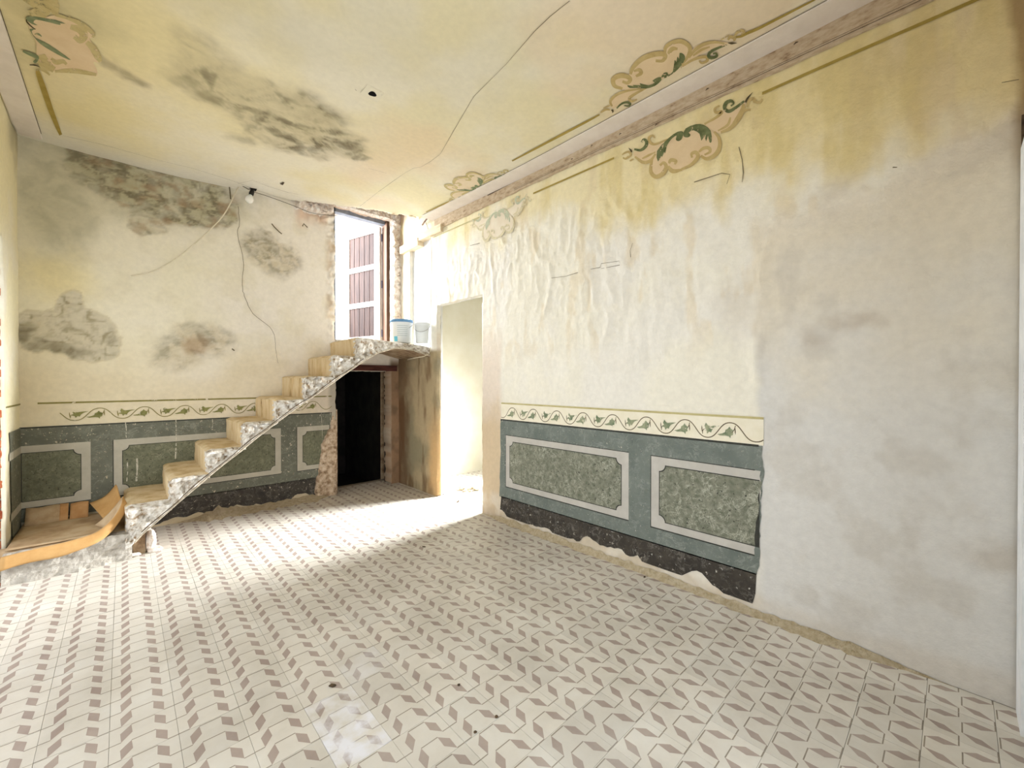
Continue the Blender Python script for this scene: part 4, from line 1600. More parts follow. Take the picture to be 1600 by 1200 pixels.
C_m = []
for (x, y, r, s) in ((330, 95, 0.16, .6), (355, 120, 0.20, .8), (395, 150, 0.20, .7), (440, 155, 0.20, .75), (470, 165, 0.20, .9), (500, 185, 0.22, 1), (480, 205, 0.20, .9), (430, 195, .20, .8),
                     (390, 175, .2, .7), (450, 225, .2, .85), (500, 225, .2, 1), (535, 215, .18, .9), (550, 232, .16, .8), (340, 155, .15, .6), (300, 130, .12, .5), (310, 75, .13, .4), (380, 215, .12, .4)):
    p = onC(x, y)
    C_m.append((p[0], p[1], r, r, s))
C_big = [(*onC(x, y), r, r, s) for x, y, r, s in ((340, 125, .28, .7), (390, 150, .30, .9), (430, 175, .30, .9), (470, 195, .30, 1), (510, 215, .26, 1), (540, 235, .18, 1), (330, 90, .20, .7), (480, 235, .2, .9), (420, 205, .22, .8))]
C_tail = [(*onC(x, y), 0.05, 0.05, s) for x, y, s in ((160, 92, .7), (175, 100, .7), (190, 108, .8), (205, 117, .8), (217, 127, .9))]
C_corner = [(*onC(60, 8), 0.14, 0.14, .5), (*onC(25, 60), 0.1, 0.3, .3), (*onC(120, 25), .2, .2, .35), (*onC(600, 60), 0.5, 0.4, .22), (*onC(420, 30), 0.6, 0.3, .25), (*onC(740, 100), 0.4, 0.6, .15)]


def relief_C(x, y):
    return (fbm(x * 1.6, y * 1.6, 505, 3) - 0.5) * 0.008 * sst(0.0, 0.3, 2.3 - x)


def fnC(x, y):
    return np.stack([x, y, ceil_z(x, y) + relief_C(x, y)], -1)


def colC(x, y):
    n1 = fbm(x * 1.8, y * 1.8, 515, 5)
    n2 = fbm(x * 7, y * 7, 517, 4)
    n3 = fbm(x * 22, y * 22, 519, 3)
    c = mix(lin(222, 211, 174), lin(225, 217, 194), sst(0.3, 0.7, n1))
    c = mix(c, lin(222, 206, 152), sst(0.9, -0.3, x + (n1 - .5) * .8) * 0.7)
    c = mix(c, lin(222, 196, 160), sst(0.5, 0.75, fbm(x * 1.3, y * 1.3, 531, 3)) * sst(1.2, 1.8, x) * 0.5)
    c = mix(c, lin(226, 222, 212), sst(4.6, 5.15, y + (n1 - .5) * .4) * 0.8)
    m = blobs(x, y, C_m, 541, (1.35, 0.35))
    q = mottle(x, y, 545, 7)
    q2 = mottle(x, y, 547, 16)
    m = np.maximum(m, 0.75 * blobs(x, y, C_big, 543, (1.15, 0.75)))
    c = mix(c, mix(lin(170, 158, 126), lin(112, 102, 78), sst(0.2, 0.9, q)), np.clip(m * (0.45 + 0.45 * q + 0.30 * q2), 0, 1))
    c = mix(c, lin(146, 132, 104), blobs(x, y, C_tail, 551, (1.5, 0.2)) * 0.8)
    c = mix(c, lin(168, 160, 124), blobs(x, y, C_corner, 561, (1.5, 0.2)))
    return c


ceiling = wall_grid('ceiling', (XL - 0.02, XR + 0.02), (YF - 0.02, YB + 0.02), 0.017, [], fnC, colC, M_ceil, keep=keepC)
mod = ceiling.modifiers.new('thickness', 'SOLIDIFY')
mod.thickness = 0.04
mod.offset = 1.0 if ceiling.data.polygons[0].normal.z > 0 else -1.0


def fC(x, y, l=0.0):
    return (x, y, float(ceil_z(x, y)) - 0.0042 - l)


# cover added above the broken corner so that light does not leak in
mb = MB()
mb.box(0.8, XR + 0.3, 3.6, YB + 0.4, 3.98, 4.04)
mb.build('light_leak_cover', M_rubble, ceiling)
mb = MB()
mb.box(0.78, 0.82, 3.6, YB + 0.4, 3.5, 4.02)
mb.box(0.8, XR + 0.1, 3.6, 3.64, 3.45, 4.02)
mb.build('light_leak_cover', M_rubble, ceiling)
# broken lath ends hanging at the torn edge
for k, (px, py, qx, qy, w) in enumerate(((660, 350, 669, 342, 0.010), (655, 340, 664, 337, 0.008), (640, 335, 650, 342, 0.006), (612, 332, 622, 338, 0.006))):
    a, b_ = onC(px, py), onC(qx, qy)
    mb = MB()
    za = float(ceil_z(*b_)) + 0.02
    mb.tube([(a[0], a[1], za - 0.03), ((a[0] + b_[0]) / 2, (a[1] + b_[1]) / 2, za - 0.01), (b_[0], b_[1], za)], w, 6)
    mb.build('broken_lath', M_woodD if k == 0 else M_timber, ceiling)
# hole for a missing lamp: a collar of plaster and a socket painted near-black for its darkness
zc = float(ceil_z(*HOLE))
mb = MB()
V, Fc = [], []
for k in range(32):
    an = 2 * math.pi * k / 32
    ca, sa = math.cos(an), math.sin(an)
    sq = 0.062 / max(abs(ca), abs(sa))
    r = 0.026 * (1 + 0.10 * math.sin(3 * an + 1))
    for (q, zz) in ((sq, 0.002), (r, 0.0), (r * 0.9, 0.06)):
        V.append((HOLE[0] + ca * q, HOLE[1] + sa * q, zc + zz - 0.004))
for k in range(32):
    a, b_ = k * 3, ((k + 1) % 32) * 3
    Fc += [(a, a + 1, b_ + 1, b_), ]
mb.add(V, Fc)
o = mb.build('hole_collar', M_ceil, ceiling)
at = o.data.color_attributes.new('paint', 'FLOAT_COLOR', 'POINT')
cc = colC(np.array([HOLE[0]]), np.array([HOLE[1]]))[0]
at.data.foreach_set('color', list(np.tile([cc[0], cc[1], cc[2], 1.0], len(o.data.vertices))))
mb = MB()
Fc = []
for k in range(32):
    a, b_ = k * 3, ((k + 1) % 32) * 3
    Fc.append((a + 1, a + 2, b_ + 2, b_ + 1))
Fc.append(tuple(k * 3 + 2 for k in range(32)))
mb.add(V, Fc)
mb.build('dark_socket', M_void, ceiling)

# lilac border strips (a board's thickness proud) and the painted lines
V, Fc = [], []
ys = np.linspace(YF, 4.34, 40)
for y in ys:
    for x, dz in ((XR - 0.165, 0.0), (XR - 0.162, -0.010), (XR - 0.002, -0.012)):
        V.append((x, y, float(ceil_z(x, y)) + dz - 0.001))
for i in range(len(ys) - 1):
    for k in range(2):
        a = i * 3 + k
        Fc.append((a, a + 3, a + 4, a + 1))
link('lilac_border', mesh('lilac_border', V, Fc), [M_lilac], ceiling)
V, Fc = [], []
ys = np.linspace(YF, YB - 0.06, 40)
for y in ys:
    for x, dz in ((XL + 0.145, 0.0), (XL + 0.142, -0.010), (XL + 0.012, -0.012), (XL + 0.010, 0.03)):
        V.append((x, y, float(ceil_z(x, y)) + dz - 0.001))
for i in range(len(ys) - 1):
    for k in range(3):
        a = i * 4 + k
        Fc.append((a, a + 4, a + 5, a + 1))
link('lilac_border', mesh('lilac_border', V, Fc), [M_lilac], ceiling)
dc = Decal(fC)
dc.ribbon([(XR - 0.168, y) for y in np.linspace(YF, 4.3, 30)], 0.004)
dc.ribbon([(XL + 0.148, y) for y in np.linspace(YF, 5.05, 30)], 0.004)
for px in ([(890, 0), (860, 24), (835, 48), (790, 100), (740, 150), (705, 210), (688, 240), (672, 252), (658, 260), (646, 262), (632, 270), (612, 284), (590, 300), (562, 322)],
           [(98, 211), (160, 225), (250, 250), (300, 262), (345, 276), (370, 284), (400, 296), (430, 306), (455, 312)], [(372, 286), (395, 281), (420, 291), (450, 300), (466, 303)],
           [(575, 262), (590, 266), (604, 270)], [(555, 138), (557, 141)]):
    S = [onC(*p) for p in px]
    dc.ribbon(S, [0.0014 + 0.002 * random.random() for _ in S])
dc.build('crack', M_crack, ceiling)
for px in ([(443, 284), (440, 288), (438, 285)],):
    dc = Decal(fC)
    dc.ribbon([onC(*p) for p in px], [0.02, 0.03, 0.01])
    dc.build('peeled_flake', M_flakeshade, ceiling)


def cmap(u, v):
    return onC(940 + u * 0.1625, 40 + v * 0.1625)


cartouche(CT, cmap, fC, ceiling, (M_pink, M_tanpaint, M_green, M_dark, M_olive), 0.16)
CS = onC(738, 284)[1] - cmap(600, 380)[1]
CSX = onC(738, 284)[0] - cmap(600, 380)[0]
M_pinkC = paint_mat('half_faded_pink_paint', [lin(216, 196, 164), lin(222, 206, 178)], 10, 0.0, 20)
CT2 = dict(CT)
CT2['olive'] = [([(-20, 850), (-120, 905), (-300, 1000), (-480, 1095)], 16)]
cartouche(CT2, lambda u, v: (cmap(u, v)[0] + CSX, cmap(u, v)[1] + CS), fC, ceiling, (M_pinkC, M_tanM, M_greenM, M_dark, M_olive), 0.16)
LT = {
    'pink': [[(150, 175), (300, 180), (440, 150), (600, 185), (740, 260), (835, 330), (835, 385), (800, 400), (880, 520), (920, 640), (840, 640), (875, 720), (860, 790), (640, 740), (430, 735), (320, 680), (250, 600), (245, 450), (185, 310)]],
    'tan': [([(440, 145), (600, 185), (740, 260), (840, 345), (830, 380)], 38), ([(600, 270), (700, 300), (740, 360), (700, 410), (640, 370)], 70), ([(770, 430), (840, 500), (890, 590), (915, 635)], 60),
            ([(870, 770), (640, 730), (440, 735)], 40), ([(120, -60), (280, 10), (300, 100), (180, 150)], 150), ([(420, -40), (430, 60), (450, 140)], 90),
            ([(400, 600), (450, 640), (520, 630), (560, 660)], 40), ([(240, 720), (320, 720), (385, 775)], 26), ([(300, 560), (330, 650), (430, 720)], 90)],
    'green': [[(140, 195), (145, 165), (225, 160), (330, 178), (450, 198), (550, 236), (490, 232), (500, 250), (440, 238), (330, 210), (240, 195), (215, 225), (260, 252), (200, 240)],
              [(175, 292), (240, 295), (195, 312), (235, 380), (330, 425), (450, 500), (605, 615), (520, 585), (400, 520), (290, 450), (225, 380)]],
    'greenr': [([(105, 520), (160, 545), (220, 570), (255, 590), (235, 635), (215, 625)], 30), ([(225, 345), (265, 345), (300, 370)], 16)],
    'dark': [([(140, 190), (150, 220), (200, 270), (240, 295)], [12, 16, 12, 4]), ([(175, 665), (230, 668), (280, 686)], [10, 16, 4])],
    'olive': [([(255, 725), (265, 760), (300, 860), (345, 990), (400, 1150), (470, 1330), (500, 1400)], 46)],
}
cartouche(LT, lambda u, v: onC(20 + u * 0.15, v * 0.15), fC, ceiling, (M_pink, M_tanM, M_greenM, M_dark, M_olive), 0.15)

# ================================================================== NEXT ROOM seen through the doorway
M_next = simple_mat('pale_cream_limewash', [lin(226, 220, 198), lin(234, 230, 214)], 3, 0.9, ((14, 0.004),), 0.3)
mb = MB()
mb.box(XR + 0.12, 5.70, 5.05, 5.20, 0, 3.4)
struct(mb.build('wall_next_back', M_next))
mb = MB()
mb.box(5.60, 5.75, 1.6, 3.05, 0, 3.4)
mb.box(5.60, 5.75, 4.05, 5.2, 0, 3.4)
mb.box(5.60, 5.75, 3.05, 4.05, 0, 0.55)
mb.box(5.60, 5.75, 3.05, 4.05, 2.2, 3.4)
struct(mb.build('wall_next_right', M_next))
mb = MB()
mb.box(XR + 0.12, 5.75, 1.5, 1.65, 0, 3.4)
struct(mb.build('wall_next_front', M_next))
mb = MB()
mb.box(XR + 0.12, 5.75, 1.5, 5.2, 3.35, 3.45)
struct(mb.build('ceiling_next', M_next))

# ================================================================== STAIRCASE
SX = [0.003, 0.269, 0.520, 0.789, 1.051, 1.316, 1.589, 1.845]
SZ = [0.407, 0.600, 0.800, 1.012, 1.227, 1.445, 1.666, 1.880]
YO = 4.40
sof = [(0.03, 0.085), (0.118, 0.19), (0.524, 0.56), (1.022, 0.97), (1.339, 1.20), (1.624, 1.405), (1.862, 1.577), (2.065, 1.700), (2.281, 1.765), (2.511, 1.752), (2.760, 1.690)]
sofX, sofZ = [p[0] for p in sof], [p[1] for p in sof]


def zsof(x):
    return np.interp(x, sofX, sofZ)


stair = empty('staircase', (0.0, 4.8, 0.0))
tag(stair, 'crumbling open-sided masonry staircase climbing the back wall to the upper doorway', 'stairs')


def rough_block(name, x0, x1, ztop, zbot, seed, parent, side_amp=0.030, res=0.02, right_open=False):
    """a step cast in masonry: smooth tread and riser, torn side, sloping underside"""
    nx = max(3, int((x1 - x0) / res))
    ny = int((YB - YO) / 0.03)
    nz = max(3, int(0.30 / res))
    idx = {}
    V, Fc, Mi = [], [], []

    def pt(i, j, k):
        key = (i, j, k)
        if key not in idx:
            x = x0 + (x1 - x0) * i / nx
            y = YO + (YB - YO) * j / ny
            zb, zt = float(zbot(x)), float(ztop(x, y))
            z = zb + (zt - zb) * k / nz
            idx[key] = len(V)
            V.append([x, y, z])
        return idx[key]

    def face(a, b, c, d, m):
        Fc.append((a, b, c, d))
        Mi.append(m)
    for i in range(nx):
        for j in range(ny):
            face(pt(i, j, nz), pt(i + 1, j, nz), pt(i + 1, j + 1, nz), pt(i, j + 1, nz), 2 if j < 1 + (seed * 7 + i * 3) % 3 else 0)
            face(pt(i, j, 0), pt(i, j + 1, 0), pt(i + 1, j + 1, 0), pt(i + 1, j, 0), 3)
    for i in range(nx):
        for k in range(nz):
            face(pt(i, 0, k), pt(i + 1, 0, k), pt(i + 1, 0, k + 1), pt(i, 0, k + 1), 2)
            face(pt(i, ny, k), pt(i, ny, k + 1), pt(i + 1, ny, k + 1), pt(i + 1, ny, k), 1)
    for j in range(ny):
        for k in range(nz):
            face(pt(0, j, k), pt(0, j, k + 1), pt(0, j + 1, k + 1), pt(0, j + 1, k), 2 if j < 2 + (k * 5 + seed) % 3 else 1)
            face(pt(nx, j, k), pt(nx, j + 1, k), pt(nx, j + 1, k + 1), pt(nx, j, k + 1), 2)
    A = np.array(V)
    # torn outer side: chunky facets
    p = A[:, [0, 2]]
    d, r = cellnoise(p + 0.03 * np.stack([fbm(p[:, 0] * 18, p[:, 1] * 18, seed, 2), fbm(p[:, 0] * 18, p[:, 1] * 18, seed + 3, 2)], 1), 26,
                     ((x0 - 0.05, A[:, 2].min() - 0.05), (x1 + 0.05, A[:, 2].max() + 0.05)), seed)
    side = sst(YO + 0.10, YO, A[:, 1])
    nearbot = sst(0.06, 0.0, A[:, 2] - zsof(A[:, 0]))
    push = (r - 0.35) * side_amp * 1.6 + d * 0.35 + (fbm(A[:, 0] * 32, A[:, 2] * 32, seed + 1, 3) - 0.5) * 0.025
    A[:, 1] += side * (push * (1 - nearbot * 0.8))
    # rounded worn nosing
    cz = (A[:, 2] > ztop(A[:, 0], A[:, 1]) - 0.03)
    cx = sst(x0 + 0.035, x0, A[:, 0])
    corner = cz * cx
    A[:, 2] -= corner * (0.012 + 0.016 * fbm(A[:, 1] * 9, A[:, 0] * 0, seed + 7, 3))
    A[:, 2] -= side * cz * (0.02 * r + 0.01)
    A[:, 0] += sst(x0 + 0.02, x0, A[:, 0]) * ((fbm(A[:, 1] * 7, A[:, 2] * 7, seed + 11, 4) - 0.5) * 0.022 + side * (0.02 * r))
    A[:, 2] += (fbm(A[:, 0] * 7, A[:, 1] * 5, seed + 13, 3) - 0.5) * 0.010
    A[:, 0] = np.clip(A[:, 0], -9, XR - 0.004)
    A[:, 1] = np.minimum(A[:, 1], YB - 0.004)
    me = mesh(name, A, Fc)
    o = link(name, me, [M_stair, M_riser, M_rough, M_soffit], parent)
    me.polygons.foreach_set('material_index', Mi)
    return o


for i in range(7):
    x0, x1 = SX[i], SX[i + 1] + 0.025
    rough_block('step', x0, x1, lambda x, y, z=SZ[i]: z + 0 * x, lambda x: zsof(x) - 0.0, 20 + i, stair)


def landing_top(x, y):
    return 1.872 - 0.05 * np.clip((np.asarray(x) - 1.9) / 0.8, 0, 1) * np.clip((YB - np.asarray(y)) / 0.8, 0, 1) + 0.0 * np.asarray(y)


rough_block('landing', SX[7], XR - 0.006, landing_top, zsof, 41, stair, 0.034)
# thin hard edge of the vault (render skin and reed ends) along the underside
mb = MB()
xs = np.linspace(0.06, 2.74, 70)
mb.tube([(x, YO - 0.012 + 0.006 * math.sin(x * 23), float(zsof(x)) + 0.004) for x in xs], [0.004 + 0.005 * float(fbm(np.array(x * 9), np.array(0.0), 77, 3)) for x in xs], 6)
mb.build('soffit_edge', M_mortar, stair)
mb = MB()
mb.tube([(x, YO - 0.020 + 0.006 * math.sin(x * 31 + 1), float(zsof(x)) + 0.028 + 0.006 * math.sin(x * 17)) for x in np.linspace(0.10, 1.9, 50)], 0.004, 5)
mb.build('reinforcing_wire', M_flakeshade, stair)
# foot of the stair: low platform, brick gap and white plaster stub
PZ = 0.205


def platform():
    nx, ny, nz = 34, 30, 10
    x0, x1, y0, y1 = XL + 0.012, 0.045, 4.44, YB - 0.01
    idx, V, Fc, Mi = {}, [], [], []

    def pt(i, j, k):
        if (i, j, k) not in idx:
            idx[(i, j, k)] = len(V)
            V.append([x0 + (x1 - x0) * i / nx, y0 + (y1 - y0) * j / ny, PZ * k / nz])
        return idx[(i, j, k)]
    for i in range(nx):
        for j in range(ny):
            Fc.append((pt(i, j, nz), pt(i + 1, j, nz), pt(i + 1, j + 1, nz), pt(i, j + 1, nz)))
            Mi.append(0 if j > 2 else 1)
        for k in range(nz):
            Fc.append((pt(i, 0, k), pt(i + 1, 0, k), pt(i + 1, 0, k + 1), pt(i, 0, k + 1)))
            Mi.append(1)
    for j in range(ny):
        for k in range(nz):
            Fc.append((pt(nx, j, k), pt(nx, j + 1, k), pt(nx, j + 1, k + 1), pt(nx, j, k + 1)))
            Mi.append(1)
    A = np.array(V)
    f = sst(y0 + 0.1, y0, A[:, 1])
    A[:, 1] += f * ((fbm(A[:, 0] * 11, A[:, 2] * 16, 601, 4) - 0.5) * 0.05 - 0.06 * sst(0.07, 0.0, A[:, 2]) * fbm(A[:, 0] * 9, A[:, 0] * 0, 603, 3) - 0.06 * sst(0.3, -0.62, A[:, 0]) * 0.6)
    A[:, 2] += f * (A[:, 2] > PZ - 0.01) * (fbm(A[:, 0] * 14, A[:, 0] * 0, 605, 3) - 0.7) * 0.03
    me = mesh('platform', A, Fc)
    o = link('platform', me, [M_stair, M_conc], stair)
    me.polygons.foreach_set('material_index', Mi)


platform()


def lump(name, c, r, mat, parent, seed, squash=(1, 1, 1), sub=3, amp=0.35, flat=True):
    bm = bmesh.new()
    bmesh.ops.create_icosphere(bm, subdivisions=sub, radius=1.0)
    rr = np.random.RandomState(seed)
    P = np.array([v.co for v in bm.verts])
    q = rr.randn(9, 3)
    q /= np.linalg.norm(q, axis=1)[:, None]
    lim = 0.72 + 0.3 * rr.rand(9)
    s = np.ones(len(P))
    for a, l in zip(q, lim):
        d = P @ a
        s = np.where(d > l * 0.8, np.minimum(s, l * 0.8 / np.maximum(d, 1e-3)), s)
    P = P * s[:, None] * (1 + amp * 0.3 * (fbm(P[:, 0] * 3 + seed, P[:, 1] * 3 + P[:, 2] * 2, seed, 3)[:, None] - 0.5))
    for v, p in zip(bm.verts, P):
        v.co = (p[0] * r * squash[0], p[1] * r * squash[1], p[2] * r * squash[2])
    me = bpy.data.meshes.new(name)
    bm.to_mesh(me)
    bm.free()
    o = link(name, me, [mat])
    o.location = c
    if parent:
        o.parent = parent
        o.matrix_parent_inverse = parent.matrix_world.inverted()
    return o


mb = MB()
mb.box(0.050, 0.125, 4.485, 4.60, 0.0, 0.20)
mb.build('brick', M_soffit, stair)
lump('plaster_stub', (0.158, 4.50, 0.075), 0.11, M_palerub, stair, 3, (0.36, 0.55, 1.0), 3)
lump('plaster_stub', (0.185, 4.49, 0.012), 0.07, M_palerub, stair, 4, (0.8, 0.8, 0.4), 3)
lump('plaster_stub', (0.09, 4.46, 0.20), 0.07, M_rough, stair, 8, (1.0, 0.6, 0.35), 3)
lump('plaster_stub', (0.055, 4.44, 0.012), 0.05, M_rough, stair, 18, (1.2, 0.7, 0.45), 3)

# ================================================================== CARDBOARD on the platform
card = empty('flattened_carton', (-0.3, 4.75, PZ + 0.006))
tag(card, 'opened-out brown cardboard box lying on the low platform at the stair foot', 'cardboard')


def sheet(name, rows, mat, parent, th=0.005):
    """rows: list of polylines (same count) -> thick sheet"""
    R = len(rows)
    n = len(rows[0])
    V = [tuple(p) for r in rows for p in r]
    Fc = [(i * n + j, i * n + j + 1, (i + 1) * n + j + 1, (i + 1) * n + j) for i in range(R - 1) for j in range(n - 1)]
    me = mesh(name, V, Fc, True)
    o = link(name, me, [mat], parent)
    md = o.modifiers.new('board', 'SOLIDIFY')
    md.thickness = th
    md.offset = 0
    return o


xs = np.linspace(XL + 0.02, -0.045, 22)
rows = []
for y in np.linspace(4.47, YB - 0.03, 16):
    rows.append([(x, y, PZ + 0.010 + 0.010 * float(fbm(np.array(x * 5), np.array(y * 5), 701, 3)) + 0.05 * sst(-0.16, -0.03, x) * sst(4.7, 4.5, y)) for x in xs])
sheet('base_panel', rows, M_cardin, card)
# the long front flap that droops over the edge and curls up at its right end
rows = []
path = [(XL + 0.01, 4.40, 0.20), (-0.45, 4.40, 0.215), (-0.30, 4.405, 0.225), (-0.16, 4.42, 0.25), (-0.07, 4.45, 0.32), (-0.02, 4.52, 0.40), (-0.005, 4.62, 0.455)]
top = spline([np.array(p) for p in path], 6)
n = len(top)
for t in np.linspace(0, 1, 7):
    row = []
    for i, p in enumerate(top):
        a = i / (n - 1)
        dz = -0.085 * (1 - 0.15 * a) * t
        dy = -0.022 * math.sin(t * 1.9) * (1 - a * 0.5) - 0.012 * t + 0.01 * t * math.sin(a * 11)
        dx = 0.03 * t * sst(0.6, 1.0, a)
        row.append((p[0] + dx, p[1] + dy, p[2] + dz + 0.006 * math.sin(a * 17) * t))
    rows.append(row)
sheet('front_flap', rows, M_card, card)
# join between base and flap
rows = []
for t in np.linspace(0, 1, 5):
    row = []
    for i, p in enumerate(top):
        a = i / (n - 1)
        q = np.array([min(p[0], -0.05) - 0.02 - 0.10 * sst(0.5, 1, a), 4.52 + 0.16 * sst(0.5, 1, a), PZ + 0.018 + 0.02 * sst(0.5, 1, a)])
        row.append(tuple(np.array(p) * (1 - t) + q * t + np.array([0, 0, -0.02 * math.sin(math.pi * t)])))
    rows.append(row)
sheet('front_fold', rows, M_cardin, card)
# right end flap standing against the first step
def cpt(px, py, Y):
    X, Z = onB(px, py, Y)
    return np.array([X, Y, Z])


q00, q01 = cpt(140, 786, 5.10), cpt(168, 818, 4.66)     # foot, back to front
q10, q11 = cpt(181, 757, 5.06), cpt(194, 792, 4.64)     # top, back to front
rows = []
for t in np.linspace(0, 1, 9):
    row = []
    for s_ in np.linspace(0, 1, 14):
        p = (q00 * (1 - s_) + q01 * s_) * (1 - t) + (q10 * (1 - s_) + q11 * s_) * t
        p = p + np.array([0.012, 0, -0.025]) * math.sin(math.pi * t) + np.array([0, 0, 0.012]) * math.sin(s_ * 9) * t
        p[2] = max(p[2], PZ + 0.012)
        row.append(tuple(p))
    rows.append(row)
sheet('end_flap', rows, M_card, card)
# back flaps leaning on the wall
for (x0, x1, h, mat, nm) in ((-0.585, -0.375, 0.125, M_cardin, 'back_flap'), (-0.395, -0.345, 0.13, M_cardpr, 'back_flap'), (-0.335, -0.225, 0.12, M_cardpr, 'back_flap')):
    rows = []
    for t in np.linspace(0, 1, 5):
        rows.append([(x, YB - 0.11 + 0.09 * t, PZ + 0.015 + h * t + 0.004 * math.sin(x * 40)) for x in np.linspace(x0, x1, 8)])
    sheet(nm, rows, mat, card, 0.004)

# ================================================================== UPPER DOORWAY: frame, open shutter leaf, terrace
mb = MB()
fy0, fy1 = YB + 0.10, YB + 0.19
mb.box(WIN_B[0] - 0.01, WIN_B[0] + 0.040, fy0, fy1, 1.865, 3.56)
win = struct(mb.build('window_1', M_woodB))
mb = MB()
mb.box(WIN_B[0], WIN_B[1], fy0, fy1, 3.515, 3.575)
mb.build('frame_head', M_woodB, win)
mb = MB()
mb.box(WIN_B[1] - 0.045, WIN_B[1] + 0.01, fy0 - 0.04, fy1, 1.865, 3.56)
mb.build('frame_post', M_woodD, win)
mb = MB()
mb.box(WIN_B[0], WIN_B[1], YB + 0.02, YB + 0.33, 1.82, 1.905)
mb.build('threshold', M_rough, win)

HX, HY = 2.585, fy1 - 0.005
sh = empty('shutter_leaf', (HX, HY, 1.95))
tag(sh, 'weathered wooden door leaf with red-brown boards opened outward in upper doorway', 'shutter')
ang = math.radians(90 + 15)
MS = Matrix.Translation((HX, HY, 0)) @ Matrix.Rotation(ang, 4, 'Z')     # local x runs from the hinge to the free edge
LW, LZ0, LZ1 = 0.70, 1.93, 3.50


def sbox(name, x0, x1, z0, z1, mat, y0=-0.018, y1=0.018):
    mb = MB()
    mb.box(x0, x1, y0, y1, z0, z1, M=MS)
    return mb.build(name, mat, sh)


stw = 0.11
sbox('stile', 0.0, stw, LZ0, LZ1, M_woodW)
sbox('stile', LW - 0.05, LW, LZ0, LZ1 - 0.0, M_woodW)
rails = [(LZ0, LZ0 + 0.09), (2.43, 2.50), (2.94, 3.01), (LZ1 - 0.06, LZ1)]
for a, b_ in rails:
    sbox('rail', stw, LW - 0.05, a, b_, M_woodW)
for k in range(3):
    z0, z1 = rails[k][1], rails[k + 1][0]
    nb = 5
    sbox('backing', stw, LW - 0.05, z0, z1, M_woodD, -0.003, 0.003)
    w = (LW - 0.05 - stw) / nb
    for q in range(nb):
        sbox('board', stw + q * w + 0.005, stw + (q + 1) * w - 0.005, z0, z1, M_woodR, -0.009, 0.009)
for z in (2.05, 2.72, 3.36):
    mb = MB()
    M2 = MS @ Matrix.Translation((0.0, -0.022, z))
    mb.tube([tuple(M2 @ Vector((0, 0, -0.05))), tuple(M2 @ Vector((0, 0, 0.05)))], 0.011, 8)
    mb.box(0.0, 0.05, -0.006, 0.006, -0.04, 0.04, M=M2)
    mb.build('hinge', M_hinge, sh)
# terrace outside
mb = MB()
mb.box(-1.5, 5.5, YB + 0.33, 10.0, 1.75, 1.84)
struct(mb.build('terrace_floor', M_render))
mb = MB()
mb.box(XR + 0.12, 5.8, YB + 0.0, YB + 0.02, 3.45, 4.0)
struct(mb.build('wall_outer', M_render))

# ================================================================== BUCKETS on the landing
bx, by = onZ(642, 537, 1.84)
BZ = 1.853


def bucket(name, label, x, y, r0, r1, h, rim_mat, group, sticker):
    b = empty(name, (x, y, BZ))
    tag(b, label, 'bucket', group)
    mb = MB()
    mb.lathe([(0.0, 0.0), (r0 - 0.006, 0.0), (r0, 0.006), (r0 + (r1 - r0) * 0.85, h * 0.85), (r1 - 0.003, h * 0.86), (r1, h * 0.88), (r1, h), (r1 - 0.006, h), (r1 - 0.010, h * 0.9), (r0 - 0.006, 0.012), (0, 0.012)], (x, y, BZ), 32)
    mb.build('body', M_bucket, b, True)
    mb = MB()
    mb.lathe([(r1 + 0.001, h * 0.90), (r1 + 0.006, h * 0.905), (r1 + 0.006, h * 1.0), (r1 + 0.003, h * 1.02), (r1 - 0.012, h * 1.02), (r1 - 0.012, h * 0.985), (0.0, h * 0.985)], (x, y, BZ), 32)
    mb.build('lid', rim_mat, b, True)
    mb = MB()
    P = []
    for k in range(15):
        an = math.pi * k / 14
        q = Vector((math.cos(an) * (r1 + 0.006), -math.sin(an) * 0.10, h * 0.86 - math.sin(an) * 0.08))
        rot = Matrix.Rotation(math.radians(-40), 3, 'Z')
        q = rot @ q
        P.append((x + q.x, y + q.y, BZ + q.z))
    mb.tube(P, 0.0028, 6)
    mb.build('handle', M_metal, b, True)
    if sticker:
        V, Fc = [], []
        n = 9
        base = math.atan2(-y, -x)
        for i in range(n):
            an = base - math.radians(48) + math.radians(24) * i / (n - 1)
            for zz in (0.015, 0.075):
                r = r0 + (r1 - r0) * zz / h + 0.0015
                V.append((x + r * math.cos(an), y + r * math.sin(an), BZ + zz))
        for i in range(n - 1):
            Fc.append((2 * i, 2 * i + 2, 2 * i + 3, 2 * i + 1))
        mb = MB()
        mb.add(V, Fc)
        mb.build('sticker', M_label, b)
        for row in range(6):
            V, Fc = [], []
            zz0 = h * (0.30 + 0.085 * row)
            for i in range(14):
                an = base - math.radians(25) + math.radians(60) * i / 13
                for zz in (zz0, zz0 + 0.006):
                    r = r0 + (r1 - r0) * zz / h + 0.0015
                    V.append((x + r * math.cos(an), y + r * math.sin(an), BZ + zz))
            for i in range(13):
                Fc.append((2 * i, 2 * i + 2, 2 * i + 3, 2 * i + 1))
            mb = MB()
            mb.add(V, Fc)
            mb.build('printed_band', M_print, b)
    return b


bucket('paint_bucket', 'white plastic paint bucket with blue lid rim standing on the stair landing', 2.49, 4.64, 0.110, 0.132, 0.275, M_bucketB, 'buckets on the landing', True)
bucket('plaster_bucket', 'plain white plastic bucket beside the right wall next to the blue-rimmed bucket', 2.655, 4.44, 0.075, 0.088, 0.24, M_bucket, 'buckets on the landing', False)

